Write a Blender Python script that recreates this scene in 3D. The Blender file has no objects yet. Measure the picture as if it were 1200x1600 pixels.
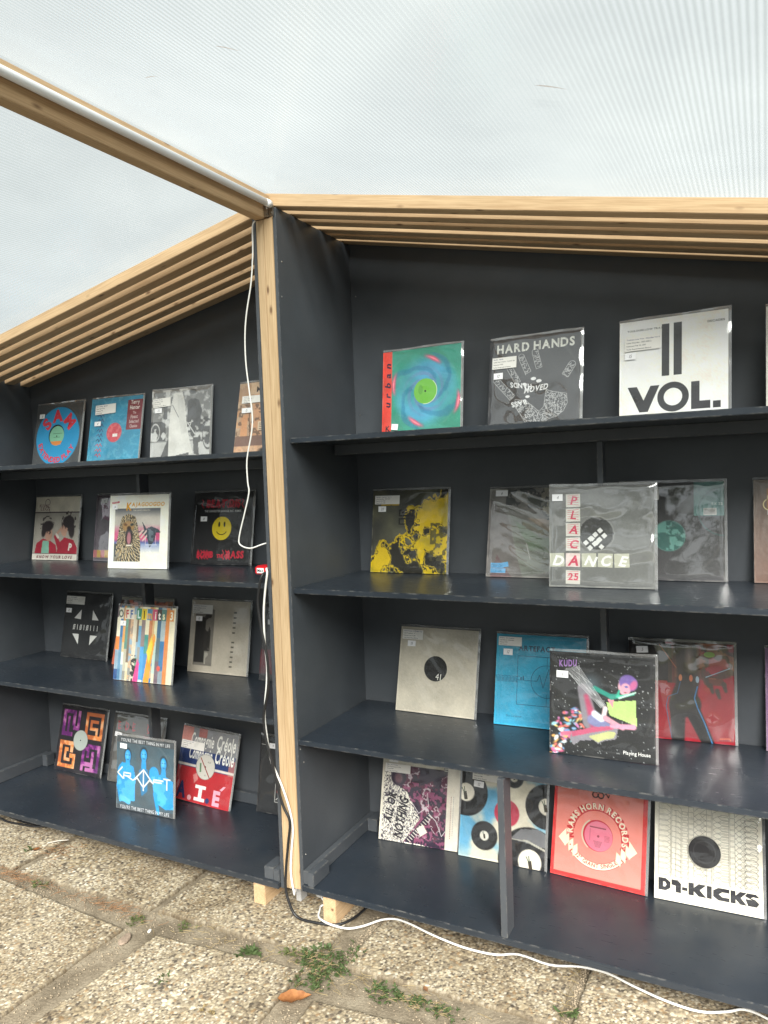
import bpy, bmesh, math, random
import numpy as np
from mathutils import Matrix, Vector

random.seed(7)
RNG = np.random.default_rng(11)
SC = bpy.context.scene
COL = SC.collection

# ------------------------------------------------------------------ camera, sky, sun, exposure
cam_d = bpy.data.cameras.new("camera")
cam = bpy.data.objects.new("camera", cam_d)
COL.objects.link(cam)
CR = ((0.89027837, 0.0105021, 0.45529566), (0.45400075, 0.05830908, -0.88909132), (-0.0358852, 0.99824334, 0.04714335))
CP = (1.39343558, -2.02785913, 1.35931802)
M = Matrix.Identity(4)
for i in range(3):
    for j in range(3):
        M[i][j] = CR[i][j]
    M[i][3] = CP[i]
cam.matrix_world = M
cam_d.sensor_fit = 'HORIZONTAL'
cam_d.sensor_width = 36.0
cam_d.lens = 1157.51 / 1200 * 36
cam_d.clip_start = 0.02
cam_d.clip_end = 400
SC.camera = cam

SUN_EL, SUN_AZ = math.radians(40), math.radians(152)
w = bpy.data.worlds.new("World")
SC.world = w
w.use_nodes = True
nt = w.node_tree
nt.nodes.clear()
wo = nt.nodes.new("ShaderNodeOutputWorld")
bg = nt.nodes.new("ShaderNodeBackground")
sky = nt.nodes.new("ShaderNodeTexSky")
sky.sky_type = 'NISHITA'
sky.sun_disc = False
sky.sun_elevation = SUN_EL
sky.sun_rotation = SUN_AZ
sky.dust_density = 2.0
tc = nt.nodes.new("ShaderNodeTexCoord")
mp = nt.nodes.new("ShaderNodeMapping")
mp.inputs['Scale'].default_value = (1.0, 1.0, 2.2)
nz = nt.nodes.new("ShaderNodeTexNoise")
nz.inputs['Scale'].default_value = 1.7
nz.inputs['Detail'].default_value = 6
nz.inputs['Roughness'].default_value = 0.55
rp = nt.nodes.new("ShaderNodeValToRGB")
rp.color_ramp.elements[0].position = 0.36
rp.color_ramp.elements[0].color = (0.76, 0.76, 0.76, 1)
rp.color_ramp.elements[1].position = 0.66
rp.color_ramp.elements[1].color = (1, 1, 1, 1)
mx = nt.nodes.new("ShaderNodeMixRGB")
mx.inputs['Color2'].default_value = (7.1, 7.55, 7.6, 1)      # overcast cloud, before the 0.1 strength
nt.links.new(tc.outputs['Generated'], mp.inputs['Vector'])
nt.links.new(mp.outputs['Vector'], nz.inputs['Vector'])
nt.links.new(nz.outputs['Fac'], rp.inputs['Fac'])
nt.links.new(rp.outputs['Color'], mx.inputs['Fac'])
nt.links.new(sky.outputs['Color'], mx.inputs['Color1'])
nt.links.new(mx.outputs['Color'], bg.inputs['Color'])
bg.inputs['Strength'].default_value = 0.05
nt.links.new(bg.outputs['Background'], wo.inputs['Surface'])

sun_d = bpy.data.lights.new("sun", 'SUN')
sun_d.energy = 5.0
sun_d.angle = math.radians(38)
sun_d.color = (1.0, 0.96, 0.9)
sun = bpy.data.objects.new("sun", sun_d)
COL.objects.link(sun)
sd = Vector((math.sin(SUN_AZ) * math.cos(SUN_EL), math.cos(SUN_AZ) * math.cos(SUN_EL), math.sin(SUN_EL)))
sun.rotation_euler = (-sd).to_track_quat('-Z', 'Y').to_euler()
sun.location = (0, -3, 6)

SC.view_settings.view_transform = 'Standard'
SC.view_settings.look = 'None'
SC.view_settings.exposure = 1.55
SC.view_settings.gamma = 1.0
SC.view_settings.use_curve_mapping = False
SC.cycles.max_bounces = 10
SC.cycles.transparent_max_bounces = 16
SC.cycles.transmission_bounces = 8
SC.cycles.sample_clamp_indirect = 6
try:
    SC.cycles.use_denoising = True
except Exception:
    pass

# ------------------------------------------------------------------ helpers
def lin(c):
    if isinstance(c, str):
        c = c.lstrip('#')
        c = [int(c[i:i + 2], 16) / 255 for i in (0, 2, 4)]
    return tuple(x / 12.92 if x <= .04045 else ((x + .055) / 1.055) ** 2.4 for x in c)

def hexrgb(c):
    if isinstance(c, str):
        c = c.lstrip('#')
        return np.array([int(c[i:i + 2], 16) / 255 for i in (0, 2, 4)])
    return np.array(c, float)

def tag(o, label=None, cat=None, group=None, kind=None):
    if label: o['label'] = label
    if cat: o['category'] = cat
    if group: o['group'] = group
    if kind: o['kind'] = kind
    return o

def empty(name, loc=(0, 0, 0), rot=(0, 0, 0), parent=None):
    o = bpy.data.objects.new(name, None)
    o.empty_display_size = .05
    COL.objects.link(o)
    o.location = loc
    o.rotation_euler = rot
    if parent: o.parent = parent
    return o

def mesh_obj(name, verts, faces, mat, parent=None, loc=(0, 0, 0), rot=(0, 0, 0), smooth=False):
    me = bpy.data.meshes.new(name)
    me.from_pydata([tuple(map(float, v)) for v in verts], [], faces)
    if mat: me.materials.append(mat)
    if smooth: me.shade_smooth()
    me.update()
    o = bpy.data.objects.new(name, me)
    COL.objects.link(o)
    o.location = loc
    o.rotation_euler = rot
    if parent: o.parent = parent
    return o

def bm_obj(name, bm, mat, parent=None, loc=(0, 0, 0), rot=(0, 0, 0), smooth=False):
    me = bpy.data.meshes.new(name)
    bm.to_mesh(me)
    bm.free()
    if mat: me.materials.append(mat)
    if smooth: me.shade_smooth()
    o = bpy.data.objects.new(name, me)
    COL.objects.link(o)
    o.location = loc
    o.rotation_euler = rot
    if parent: o.parent = parent
    return o

def box(name, xr, yr, zr, mat, parent=None, bevel=.0012, rot=(0, 0, 0), wob=0.0):
    """bevelled box, object origin at its centre; rot turns it about its centre"""
    c = [(a + b) / 2 for a, b in (xr, yr, zr)]
    s = [abs(b - a) for a, b in (xr, yr, zr)]
    bm = bmesh.new()
    bmesh.ops.create_cube(bm, size=1)
    for v in bm.verts:
        v.co = Vector((v.co.x * s[0], v.co.y * s[1], v.co.z * s[2]))
    if wob:
        k = max(range(3), key=lambda i: s[i])
        es = [e for e in bm.edges if abs((e.verts[0].co - e.verts[1].co)[k]) > s[k] * .9]
        bmesh.ops.subdivide_edges(bm, edges=es, cuts=10)
        for v in bm.verts:
            t = v.co[k] / s[k]
            for q in range(3):
                if q != k:
                    v.co[q] += wob * math.sin(t * 5.1 + q * 2 + c[1] * 40) + random.uniform(-.15, .15) * wob
    if bevel:
        bmesh.ops.bevel(bm, geom=[e for e in bm.edges if len(e.link_faces) == 2 and e.calc_face_angle(0) > .8],
                        offset=bevel, segments=2, affect='EDGES', clamp_overlap=True)
    return bm_obj(name, bm, mat, parent, c, rot)

def tube(name, pts, r, mat, parent=None, sides=10, sub=4):
    """smooth round cable through the points (Catmull-Rom), one mesh"""
    P = [Vector(p) for p in pts]
    out = []
    for i in range(len(P) - 1):
        p0, p1, p2, p3 = P[max(i - 1, 0)], P[i], P[i + 1], P[min(i + 2, len(P) - 1)]
        for k in range(sub):
            t = k / sub
            out.append(.5 * ((2 * p1) + (p2 - p0) * t + (2 * p0 - 5 * p1 + 4 * p2 - p3) * t * t + (3 * p1 - p0 - 3 * p2 + p3) * t ** 3))
    out.append(P[-1])
    V, F = [], []
    n = None
    for i, p in enumerate(out):
        d = (out[min(i + 1, len(out) - 1)] - out[max(i - 1, 0)]).normalized()
        if n is None:
            n = d.orthogonal().normalized()
        n = (n - d * n.dot(d)).normalized()
        b = d.cross(n)
        for k in range(sides):
            a = 2 * math.pi * k / sides
            V.append(p + r * (math.cos(a) * n + math.sin(a) * b))
    L = len(out)
    for i in range(L - 1):
        for k in range(sides):
            F.append((i * sides + k, i * sides + (k + 1) % sides, (i + 1) * sides + (k + 1) % sides, (i + 1) * sides + k))
    F.append(tuple(range(sides))[::-1])
    F.append(tuple((L - 1) * sides + k for k in range(sides)))
    o = mesh_obj(name, V, F, mat, parent, smooth=True)
    return o

# ------------------------------------------------------------------ materials
def newmat(name):
    m = bpy.data.materials.new(name)
    m.use_nodes = True
    nt = m.node_tree
    nt.nodes.clear()
    out = nt.nodes.new("ShaderNodeOutputMaterial")
    return m, nt, out

def N(nt, typ, **kw):
    n = nt.nodes.new(typ)
    for k, v in kw.items():
        if k in n.inputs: n.inputs[k].default_value = v
        else: setattr(n, k, v)
    return n

def ramp(nt, stops, interp='LINEAR'):
    r = nt.nodes.new("ShaderNodeValToRGB")
    r.color_ramp.interpolation = interp
    e = r.color_ramp.elements
    while len(e) > 1: e.remove(e[0])
    e[0].position, e[0].color = stops[0][0], (*stops[0][1], 1)
    for p, c in stops[1:]:
        q = e.new(p)
        q.color = (*c, 1)
    return r

def simple(name, col, rough=.5, spec=.5, noise=0.0, nscale=60, bump=0.0, metallic=0):
    m, nt, out = newmat(name)
    b = N(nt, "ShaderNodeBsdfPrincipled", Roughness=rough)
    b.inputs['Specular IOR Level'].default_value = spec
    b.inputs['Metallic'].default_value = metallic
    c = col if not isinstance(col, str) else lin(col)
    b.inputs['Base Color'].default_value = (*c, 1)
    if noise or bump:
        tc = N(nt, "ShaderNodeTexCoord")
        n = N(nt, "ShaderNodeTexNoise", Scale=nscale, Detail=4)
        nt.links.new(tc.outputs['Object'], n.inputs['Vector'])
        if noise:
            r = ramp(nt, [(.3, tuple(x * (1 - noise) for x in c)), (.7, tuple(min(1, x * (1 + noise)) for x in c))])
            nt.links.new(n.outputs['Fac'], r.inputs['Fac'])
            nt.links.new(r.outputs['Color'], b.inputs['Base Color'])
        if bump:
            bp = N(nt, "ShaderNodeBump", Strength=bump, Distance=.002)
            nt.links.new(n.outputs['Fac'], bp.inputs['Height'])
            nt.links.new(bp.outputs['Normal'], b.inputs['Normal'])
    nt.links.new(b.outputs['BSDF'], out.inputs['Surface'])
    return m

def wood(name, axis, ca, cb, cknot, paint=0):
    m, nt, out = newmat(name)
    b = N(nt, "ShaderNodeBsdfPrincipled", Roughness=.62)
    b.inputs['Specular IOR Level'].default_value = .25
    tc = N(nt, "ShaderNodeTexCoord")
    oi = N(nt, "ShaderNodeObjectInfo")
    add = N(nt, "ShaderNodeVectorMath", operation='ADD')
    sc = N(nt, "ShaderNodeVectorMath", operation='SCALE')
    sc.inputs['Scale'].default_value = 7.3
    cmb = N(nt, "ShaderNodeCombineXYZ")
    for k in range(3): nt.links.new(oi.outputs['Random'], cmb.inputs[k])
    nt.links.new(cmb.outputs[0], sc.inputs[0])
    nt.links.new(tc.outputs['Object'], add.inputs[0])
    nt.links.new(sc.outputs[0], add.inputs[1])
    def mapped(along, across):
        mp = N(nt, "ShaderNodeMapping")
        mp.inputs['Scale'].default_value = [along if k == axis else across for k in range(3)]
        nt.links.new(add.outputs[0], mp.inputs['Vector'])
        return mp
    n1 = N(nt, "ShaderNodeTexNoise", Scale=1.0, Detail=5, Roughness=.6, Distortion=.6)
    nt.links.new(mapped(2.2, 55).outputs[0], n1.inputs['Vector'])
    n2 = N(nt, "ShaderNodeTexNoise", Scale=1.0, Detail=3, Roughness=.6)
    nt.links.new(mapped(9, 330).outputs[0], n2.inputs['Vector'])
    n3 = N(nt, "ShaderNodeTexNoise", Scale=1.0, Detail=2)
    nt.links.new(mapped(1.3, 3).outputs[0], n3.inputs['Vector'])
    mix = N(nt, "ShaderNodeMath", operation='MULTIPLY_ADD')
    mix.inputs[1].default_value = .62
    nt.links.new(n2.outputs['Fac'], mix.inputs[0])
    sc2 = N(nt, "ShaderNodeMath", operation='MULTIPLY')
    sc2.inputs[1].default_value = .42
    nt.links.new(n1.outputs['Fac'], sc2.inputs[0])
    nt.links.new(sc2.outputs[0], mix.inputs[2])
    r = ramp(nt, [(.36, cb), (.5, tuple((x + y) / 2 for x, y in zip(ca, cb))), (.62, ca)])
    nt.links.new(mix.outputs[0], r.inputs['Fac'])
    # board-to-board and patchy tone
    hs = N(nt, "ShaderNodeHueSaturation")
    mr = N(nt, "ShaderNodeMapRange")
    mr.inputs['To Min'].default_value = .86
    mr.inputs['To Max'].default_value = 1.12
    av = N(nt, "ShaderNodeMath", operation='ADD')
    nt.links.new(oi.outputs['Random'], av.inputs[0])
    nt.links.new(n3.outputs['Fac'], av.inputs[1])
    hv = N(nt, "ShaderNodeMath", operation='MULTIPLY')
    hv.inputs[1].default_value = .5
    nt.links.new(av.outputs[0], hv.inputs[0])
    nt.links.new(hv.outputs[0], mr.inputs['Value'])
    nt.links.new(mr.outputs[0], hs.inputs['Value'])
    nt.links.new(r.outputs['Color'], hs.inputs['Color'])
    # knots
    vo = N(nt, "ShaderNodeTexVoronoi", Scale=1.0)
    nt.links.new(mapped(7.5, 19).outputs[0], vo.inputs['Vector'])
    kr = ramp(nt, [(.05, (1, 1, 1)), (.10, (.4, .4, .4)), (.15, (0, 0, 0))])
    nt.links.new(vo.outputs['Distance'], kr.inputs['Fac'])
    km = N(nt, "ShaderNodeMixRGB")
    km.inputs['Color2'].default_value = (*cknot, 1)
    ks = N(nt, "ShaderNodeMath", operation='MULTIPLY')
    ks.inputs[1].default_value = .85
    nt.links.new(kr.outputs['Color'], ks.inputs[0])
    nt.links.new(ks.outputs[0], km.inputs['Fac'])
    nt.links.new(hs.outputs['Color'], km.inputs['Color1'])
    nt.links.new(km.outputs['Color'], b.inputs['Base Color'])
    bp = N(nt, "ShaderNodeBump", Strength=.25, Distance=.001)
    nt.links.new(mix.outputs[0], bp.inputs['Height'])
    nt.links.new(bp.outputs['Normal'], b.inputs['Normal'])
    nt.links.new(b.outputs['BSDF'], out.inputs['Surface'])
    return m

PA, PB, PK = (.60, .425, .25), (.43, .28, .152), (.12, .06, .03)
WOODX = wood("pine_along_x", 0, PA, PB, PK)
WOODY = wood("pine_along_y", 1, PA, PB, PK)
WOODZ = wood("pine_along_z", 2, (.55, .395, .235), (.40, .27, .145), PK)

def paint(name, c, rough=.46):
    m, nt, out = newmat(name)
    b = N(nt, "ShaderNodeBsdfPrincipled")
    b.inputs['Specular IOR Level'].default_value = .42
    tc = N(nt, "ShaderNodeTexCoord")
    n = N(nt, "ShaderNodeTexNoise", Scale=3.0, Detail=6, Roughness=.6)
    nt.links.new(tc.outputs['Object'], n.inputs['Vector'])
    r = ramp(nt, [(.3, tuple(x * .82 for x in c)), (.7, tuple(x * 1.2 for x in c))])
    nt.links.new(n.outputs['Fac'], r.inputs['Fac'])
    # roller stipple and brush streaks
    n2 = N(nt, "ShaderNodeTexNoise", Scale=420, Detail=2)
    nt.links.new(tc.outputs['Object'], n2.inputs['Vector'])
    mp = N(nt, "ShaderNodeMapping")
    mp.inputs['Scale'].default_value = (6, 30, 60)
    nt.links.new(tc.outputs['Object'], mp.inputs['Vector'])
    n3 = N(nt, "ShaderNodeTexNoise", Scale=4, Detail=3)
    nt.links.new(mp.outputs[0], n3.inputs['Vector'])
    # small chips and dust specks
    n4 = N(nt, "ShaderNodeTexNoise", Scale=55, Detail=5, Roughness=.75)
    nt.links.new(tc.outputs['Object'], n4.inputs['Vector'])
    cr = ramp(nt, [(.75, (0, 0, 0)), (.78, (1, 1, 1))])
    nt.links.new(n4.outputs['Fac'], cr.inputs['Fac'])
    cm = N(nt, "ShaderNodeMixRGB")
    cm.inputs['Color2'].default_value = (.22, .22, .21, 1)
    nt.links.new(cr.outputs['Color'], cm.inputs['Fac'])
    nt.links.new(r.outputs['Color'], cm.inputs['Color1'])
    # rubbed arrises: the paint is thin where two faces meet
    bv = N(nt, "ShaderNodeBevel", samples=3)
    bv.inputs['Radius'].default_value = .004
    ge = N(nt, "ShaderNodeNewGeometry")
    dp = N(nt, "ShaderNodeVectorMath", operation='DOT_PRODUCT')
    nt.links.new(bv.outputs[0], dp.inputs[0])
    nt.links.new(ge.outputs['Normal'], dp.inputs[1])
    em = ramp(nt, [(.80, (1, 1, 1)), (.97, (0, 0, 0))])
    nt.links.new(dp.outputs['Value'], em.inputs['Fac'])
    n5 = N(nt, "ShaderNodeTexNoise", Scale=38, Detail=4, Roughness=.7)
    nt.links.new(tc.outputs['Object'], n5.inputs['Vector'])
    r5 = ramp(nt, [(.47, (0, 0, 0)), (.62, (.75, .75, .75))])
    nt.links.new(n5.outputs['Fac'], r5.inputs['Fac'])
    ex = N(nt, "ShaderNodeMath", operation='MULTIPLY')
    nt.links.new(em.outputs['Color'], ex.inputs[0])
    nt.links.new(r5.outputs['Color'], ex.inputs[1])
    c2 = N(nt, "ShaderNodeMixRGB")
    c2.inputs['Color2'].default_value = (.19, .185, .17, 1)
    nt.links.new(ex.outputs[0], c2.inputs['Fac'])
    nt.links.new(cm.outputs['Color'], c2.inputs['Color1'])
    # dusty, handled areas
    n6 = N(nt, "ShaderNodeTexNoise", Scale=1.7, Detail=7, Roughness=.68)
    nt.links.new(tc.outputs['Object'], n6.inputs['Vector'])
    r6 = ramp(nt, [(.45, (0, 0, 0)), (.75, (.16, .16, .16))])
    nt.links.new(n6.outputs['Fac'], r6.inputs['Fac'])
    c3 = N(nt, "ShaderNodeMixRGB")
    c3.inputs['Color2'].default_value = (.13, .125, .115, 1)
    nt.links.new(r6.outputs['Color'], c3.inputs['Fac'])
    nt.links.new(c2.outputs['Color'], c3.inputs['Color1'])
    nt.links.new(c3.outputs['Color'], b.inputs['Base Color'])
    mr = N(nt, "ShaderNodeMapRange")
    mr.inputs['From Min'].default_value = .3
    mr.inputs['From Max'].default_value = .7
    mr.inputs['To Min'].default_value = rough - .04
    mr.inputs['To Max'].default_value = rough + .05
    nt.links.new(n3.outputs['Fac'], mr.inputs['Value'])
    nt.links.new(mr.outputs[0], b.inputs['Roughness'])
    ad = N(nt, "ShaderNodeMath", operation='ADD')
    nt.links.new(n2.outputs['Fac'], ad.inputs[0])
    nt.links.new(n3.outputs['Fac'], ad.inputs[1])
    bp = N(nt, "ShaderNodeBump", Strength=.07, Distance=.0010)
    nt.links.new(ad.outputs[0], bp.inputs['Height'])
    nt.links.new(bp.outputs['Normal'], b.inputs['Normal'])
    nt.links.new(b.outputs['BSDF'], out.inputs['Surface'])
    return m

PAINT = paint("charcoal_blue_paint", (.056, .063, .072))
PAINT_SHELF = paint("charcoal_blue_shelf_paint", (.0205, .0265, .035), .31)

def polycarbonate():
    m, nt, out = newmat("fluted_polycarbonate")
    tc = N(nt, "ShaderNodeTexCoord")
    sp = N(nt, "ShaderNodeSeparateXYZ")
    nt.links.new(tc.outputs['Object'], sp.inputs[0])
    mu = N(nt, "ShaderNodeMath", operation='MULTIPLY')
    mu.inputs[1].default_value = 1 / .0112
    nt.links.new(sp.outputs['X'], mu.inputs[0])
    fr = N(nt, "ShaderNodeMath", operation='FRACT')
    nt.links.new(mu.outputs[0], fr.inputs[0])
    rr = ramp(nt, [(0, (1, 1, 1)), (.12, (.9, .9, .9)), (.3, (.15, .15, .15)), (.5, (0, 0, 0)), (.7, (.15, .15, .15)), (.88, (.9, .9, .9)), (1, (1, 1, 1))])
    nt.links.new(fr.outputs[0], rr.inputs['Fac'])
    n = N(nt, "ShaderNodeTexNoise", Scale=1.6, Detail=4)
    nt.links.new(tc.outputs['Object'], n.inputs['Vector'])
    # colour of the web between two flutes is a little denser
    cm = N(nt, "ShaderNodeMixRGB")
    cm.inputs['Color1'].default_value = (.795, .812, .812, 1)
    cm.inputs['Color2'].default_value = (.685, .708, .705, 1)
    nt.links.new(rr.outputs['Color'], cm.inputs['Fac'])
    n_d = N(nt, "ShaderNodeTexNoise", Scale=1.1, Detail=5, Roughness=.6)
    nt.links.new(tc.outputs['Object'], n_d.inputs['Vector'])
    rd = ramp(nt, [(.32, (.93, .935, .94)), (.64, (1.02, 1.02, 1.02))])
    nt.links.new(n_d.outputs['Fac'], rd.inputs['Fac'])
    cd = N(nt, "ShaderNodeMixRGB", blend_type='MULTIPLY', Fac=1.0)
    nt.links.new(cm.outputs['Color'], cd.inputs['Color1'])
    nt.links.new(rd.outputs['Color'], cd.inputs['Color2'])
    cm = cd
    tr = N(nt, "ShaderNodeBsdfTransparent")
    nt.links.new(cm.outputs['Color'], tr.inputs['Color'])
    tl = N(nt, "ShaderNodeBsdfTranslucent")
    nt.links.new(cm.outputs['Color'], tl.inputs['Color'])
    df = N(nt, "ShaderNodeBsdfDiffuse")
    df.inputs['Color'].default_value = (.8, .82, .82, 1)
    gl = N(nt, "ShaderNodeBsdfGlossy", Roughness=.18)
    m1 = N(nt, "ShaderNodeMixShader")
    mr = N(nt, "ShaderNodeMapRange")
    mr.inputs['To Min'].default_value = .09
    mr.inputs['To Max'].default_value = .16
    nt.links.new(n.outputs['Fac'], mr.inputs['Value'])
    nt.links.new(mr.outputs[0], m1.inputs['Fac'])
    nt.links.new(tr.outputs[0], m1.inputs[1])
    nt.links.new(tl.outputs[0], m1.inputs[2])
    m2 = N(nt, "ShaderNodeMixShader", Fac=.05)
    nt.links.new(m1.outputs[0], m2.inputs[1])
    nt.links.new(df.outputs[0], m2.inputs[2])
    m3 = N(nt, "ShaderNodeMixShader", Fac=.04)
    nt.links.new(m2.outputs[0], m3.inputs[1])
    nt.links.new(gl.outputs[0], m3.inputs[2])
    nt.links.new(m3.outputs[0], out.inputs['Surface'])
    return m
POLY = polycarbonate()

def plastic(name, milky=.03, rough=.05, gain=1.0):
    m, nt, out = newmat(name)
    tr = N(nt, "ShaderNodeBsdfTransparent")
    tr.inputs['Color'].default_value = (.975, .975, .972, 1)
    gl = N(nt, "ShaderNodeBsdfGlossy", Roughness=rough)
    df = N(nt, "ShaderNodeBsdfDiffuse")
    df.inputs['Color'].default_value = (.75, .75, .74, 1)
    # thin film: the same reflectance from both sides
    ge = N(nt, "ShaderNodeNewGeometry")
    dt = N(nt, "ShaderNodeVectorMath", operation='DOT_PRODUCT')
    nt.links.new(ge.outputs['Incoming'], dt.inputs[0])
    ab = N(nt, "ShaderNodeMath", operation='ABSOLUTE')
    nt.links.new(dt.outputs['Value'], ab.inputs[0])
    om = N(nt, "ShaderNodeMath", operation='SUBTRACT')
    om.inputs[0].default_value = 1.0
    om.use_clamp = True
    nt.links.new(ab.outputs[0], om.inputs[1])
    pw = N(nt, "ShaderNodeMath", operation='POWER')
    pw.inputs[1].default_value = 4.0
    nt.links.new(om.outputs[0], pw.inputs[0])
    fr = N(nt, "ShaderNodeMath", operation='MULTIPLY_ADD')
    fr.inputs[1].default_value = .9
    fr.inputs[2].default_value = .05
    nt.links.new(pw.outputs[0], fr.inputs[0])
    tc = N(nt, "ShaderNodeTexCoord")
    oi = N(nt, "ShaderNodeObjectInfo")
    vm = N(nt, "ShaderNodeVectorMath", operation='ADD')
    nt.links.new(tc.outputs['Object'], vm.inputs[0])
    nt.links.new(oi.outputs['Random'], vm.inputs[1])
    n = N(nt, "ShaderNodeTexNoise", Scale=11, Detail=2, Roughness=.45)
    nt.links.new(vm.outputs[0], n.inputs['Vector'])
    bp = N(nt, "ShaderNodeBump", Strength=.45, Distance=.006)
    nt.links.new(n.outputs['Fac'], bp.inputs['Height'])
    nt.links.new(bp.outputs['Normal'], gl.inputs['Normal'])
    nt.links.new(bp.outputs['Normal'], dt.inputs[1])
    mu = N(nt, "ShaderNodeMath", operation='MULTIPLY')
    mu.inputs[1].default_value = gain
    mu.use_clamp = True
    nt.links.new(fr.outputs[0], mu.inputs[0])
    m1 = N(nt, "ShaderNodeMixShader", Fac=milky)
    nt.links.new(tr.outputs[0], m1.inputs[1])
    nt.links.new(df.outputs[0], m1.inputs[2])
    m2 = N(nt, "ShaderNodeMixShader")
    nt.links.new(mu.outputs[0], m2.inputs['Fac'])
    nt.links.new(m1.outputs[0], m2.inputs[1])
    nt.links.new(gl.outputs[0], m2.inputs[2])
    nt.links.new(m2.outputs[0], out.inputs['Surface'])
    return m
PLASTIC = plastic("clear_plastic", .012, .022, 1.0)
PLASTIC_CLOUDY = plastic("cloudy_plastic", .045, .04, 3.0)
PLASTIC_SEAM = plastic("plastic_seam", .22, .08, 2.5)

def ink():
    m, nt, out = newmat("printed_ink")
    b = N(nt, "ShaderNodeBsdfPrincipled", Roughness=.5)
    b.inputs['Specular IOR Level'].default_value = .3
    a = N(nt, "ShaderNodeAttribute", attribute_name="ink")
    nt.links.new(a.outputs['Color'], b.inputs['Base Color'])
    nt.links.new(b.outputs['BSDF'], out.inputs['Surface'])
    return m
INK = ink()
CARD = simple("sleeve_card", (.55, .53, .48), .7, .3, .08, 30)
CARD_DARK = simple("black_card", (.02, .02, .02), .55, .4)
WHITE_PLASTIC = simple("white_plastic", (.9, .91, .92), .35, .5)
WHITE_CABLE = simple("white_cable", (.78, .77, .73), .4, .5)
BLACK_RUBBER = simple("black_rubber", (.013, .013, .014), .42, .5)
RED_PLASTIC = simple("red_plastic", (.62, .012, .02), .35, .5)
STEEL = simple("zinc_steel", (.35, .33, .30), .38, .5, .2, 80, 0, 1)
GREY_PLASTIC = simple("grey_plastic", (.42, .42, .41), .5, .4)

# ------------------------------------------------------------------ ground: soil, paving slabs
def soil_mat():
    m, nt, out = newmat("joint_soil")
    b = N(nt, "ShaderNodeBsdfPrincipled", Roughness=.95)
    b.inputs['Specular IOR Level'].default_value = .1
    tc = N(nt, "ShaderNodeTexCoord")
    n = N(nt, "ShaderNodeTexNoise", Scale=9, Detail=8, Roughness=.65)
    nt.links.new(tc.outputs['Object'], n.inputs['Vector'])
    r = ramp(nt, [(.3, (.125, .105, .075)), (.5, (.21, .18, .132)), (.7, (.30, .265, .20))])
    nt.links.new(n.outputs['Fac'], r.inputs['Fac'])
    v = N(nt, "ShaderNodeTexVoronoi", Scale=190)
    nt.links.new(tc.outputs['Object'], v.inputs['Vector'])
    mxx = N(nt, "ShaderNodeMixRGB", blend_type='MULTIPLY', Fac=.5)
    hv = ramp(nt, [(0, (.6, .55, .5)), (1, (1.3, 1.25, 1.2))])
    nt.links.new(v.outputs['Color'], hv.inputs['Fac'])
    nt.links.new(r.outputs['Color'], mxx.inputs['Color1'])
    nt.links.new(hv.outputs['Color'], mxx.inputs['Color2'])
    nt.links.new(mxx.outputs['Color'], b.inputs['Base Color'])
    n2 = N(nt, "ShaderNodeTexNoise", Scale=120, Detail=5)
    nt.links.new(tc.outputs['Object'], n2.inputs['Vector'])
    bp = N(nt, "ShaderNodeBump", Strength=.8, Distance=.004)
    nt.links.new(n2.outputs['Fac'], bp.inputs['Height'])
    nt.links.new(bp.outputs['Normal'], b.inputs['Normal'])
    nt.links.new(b.outputs['BSDF'], out.inputs['Surface'])
    return m
SOIL = soil_mat()

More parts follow.
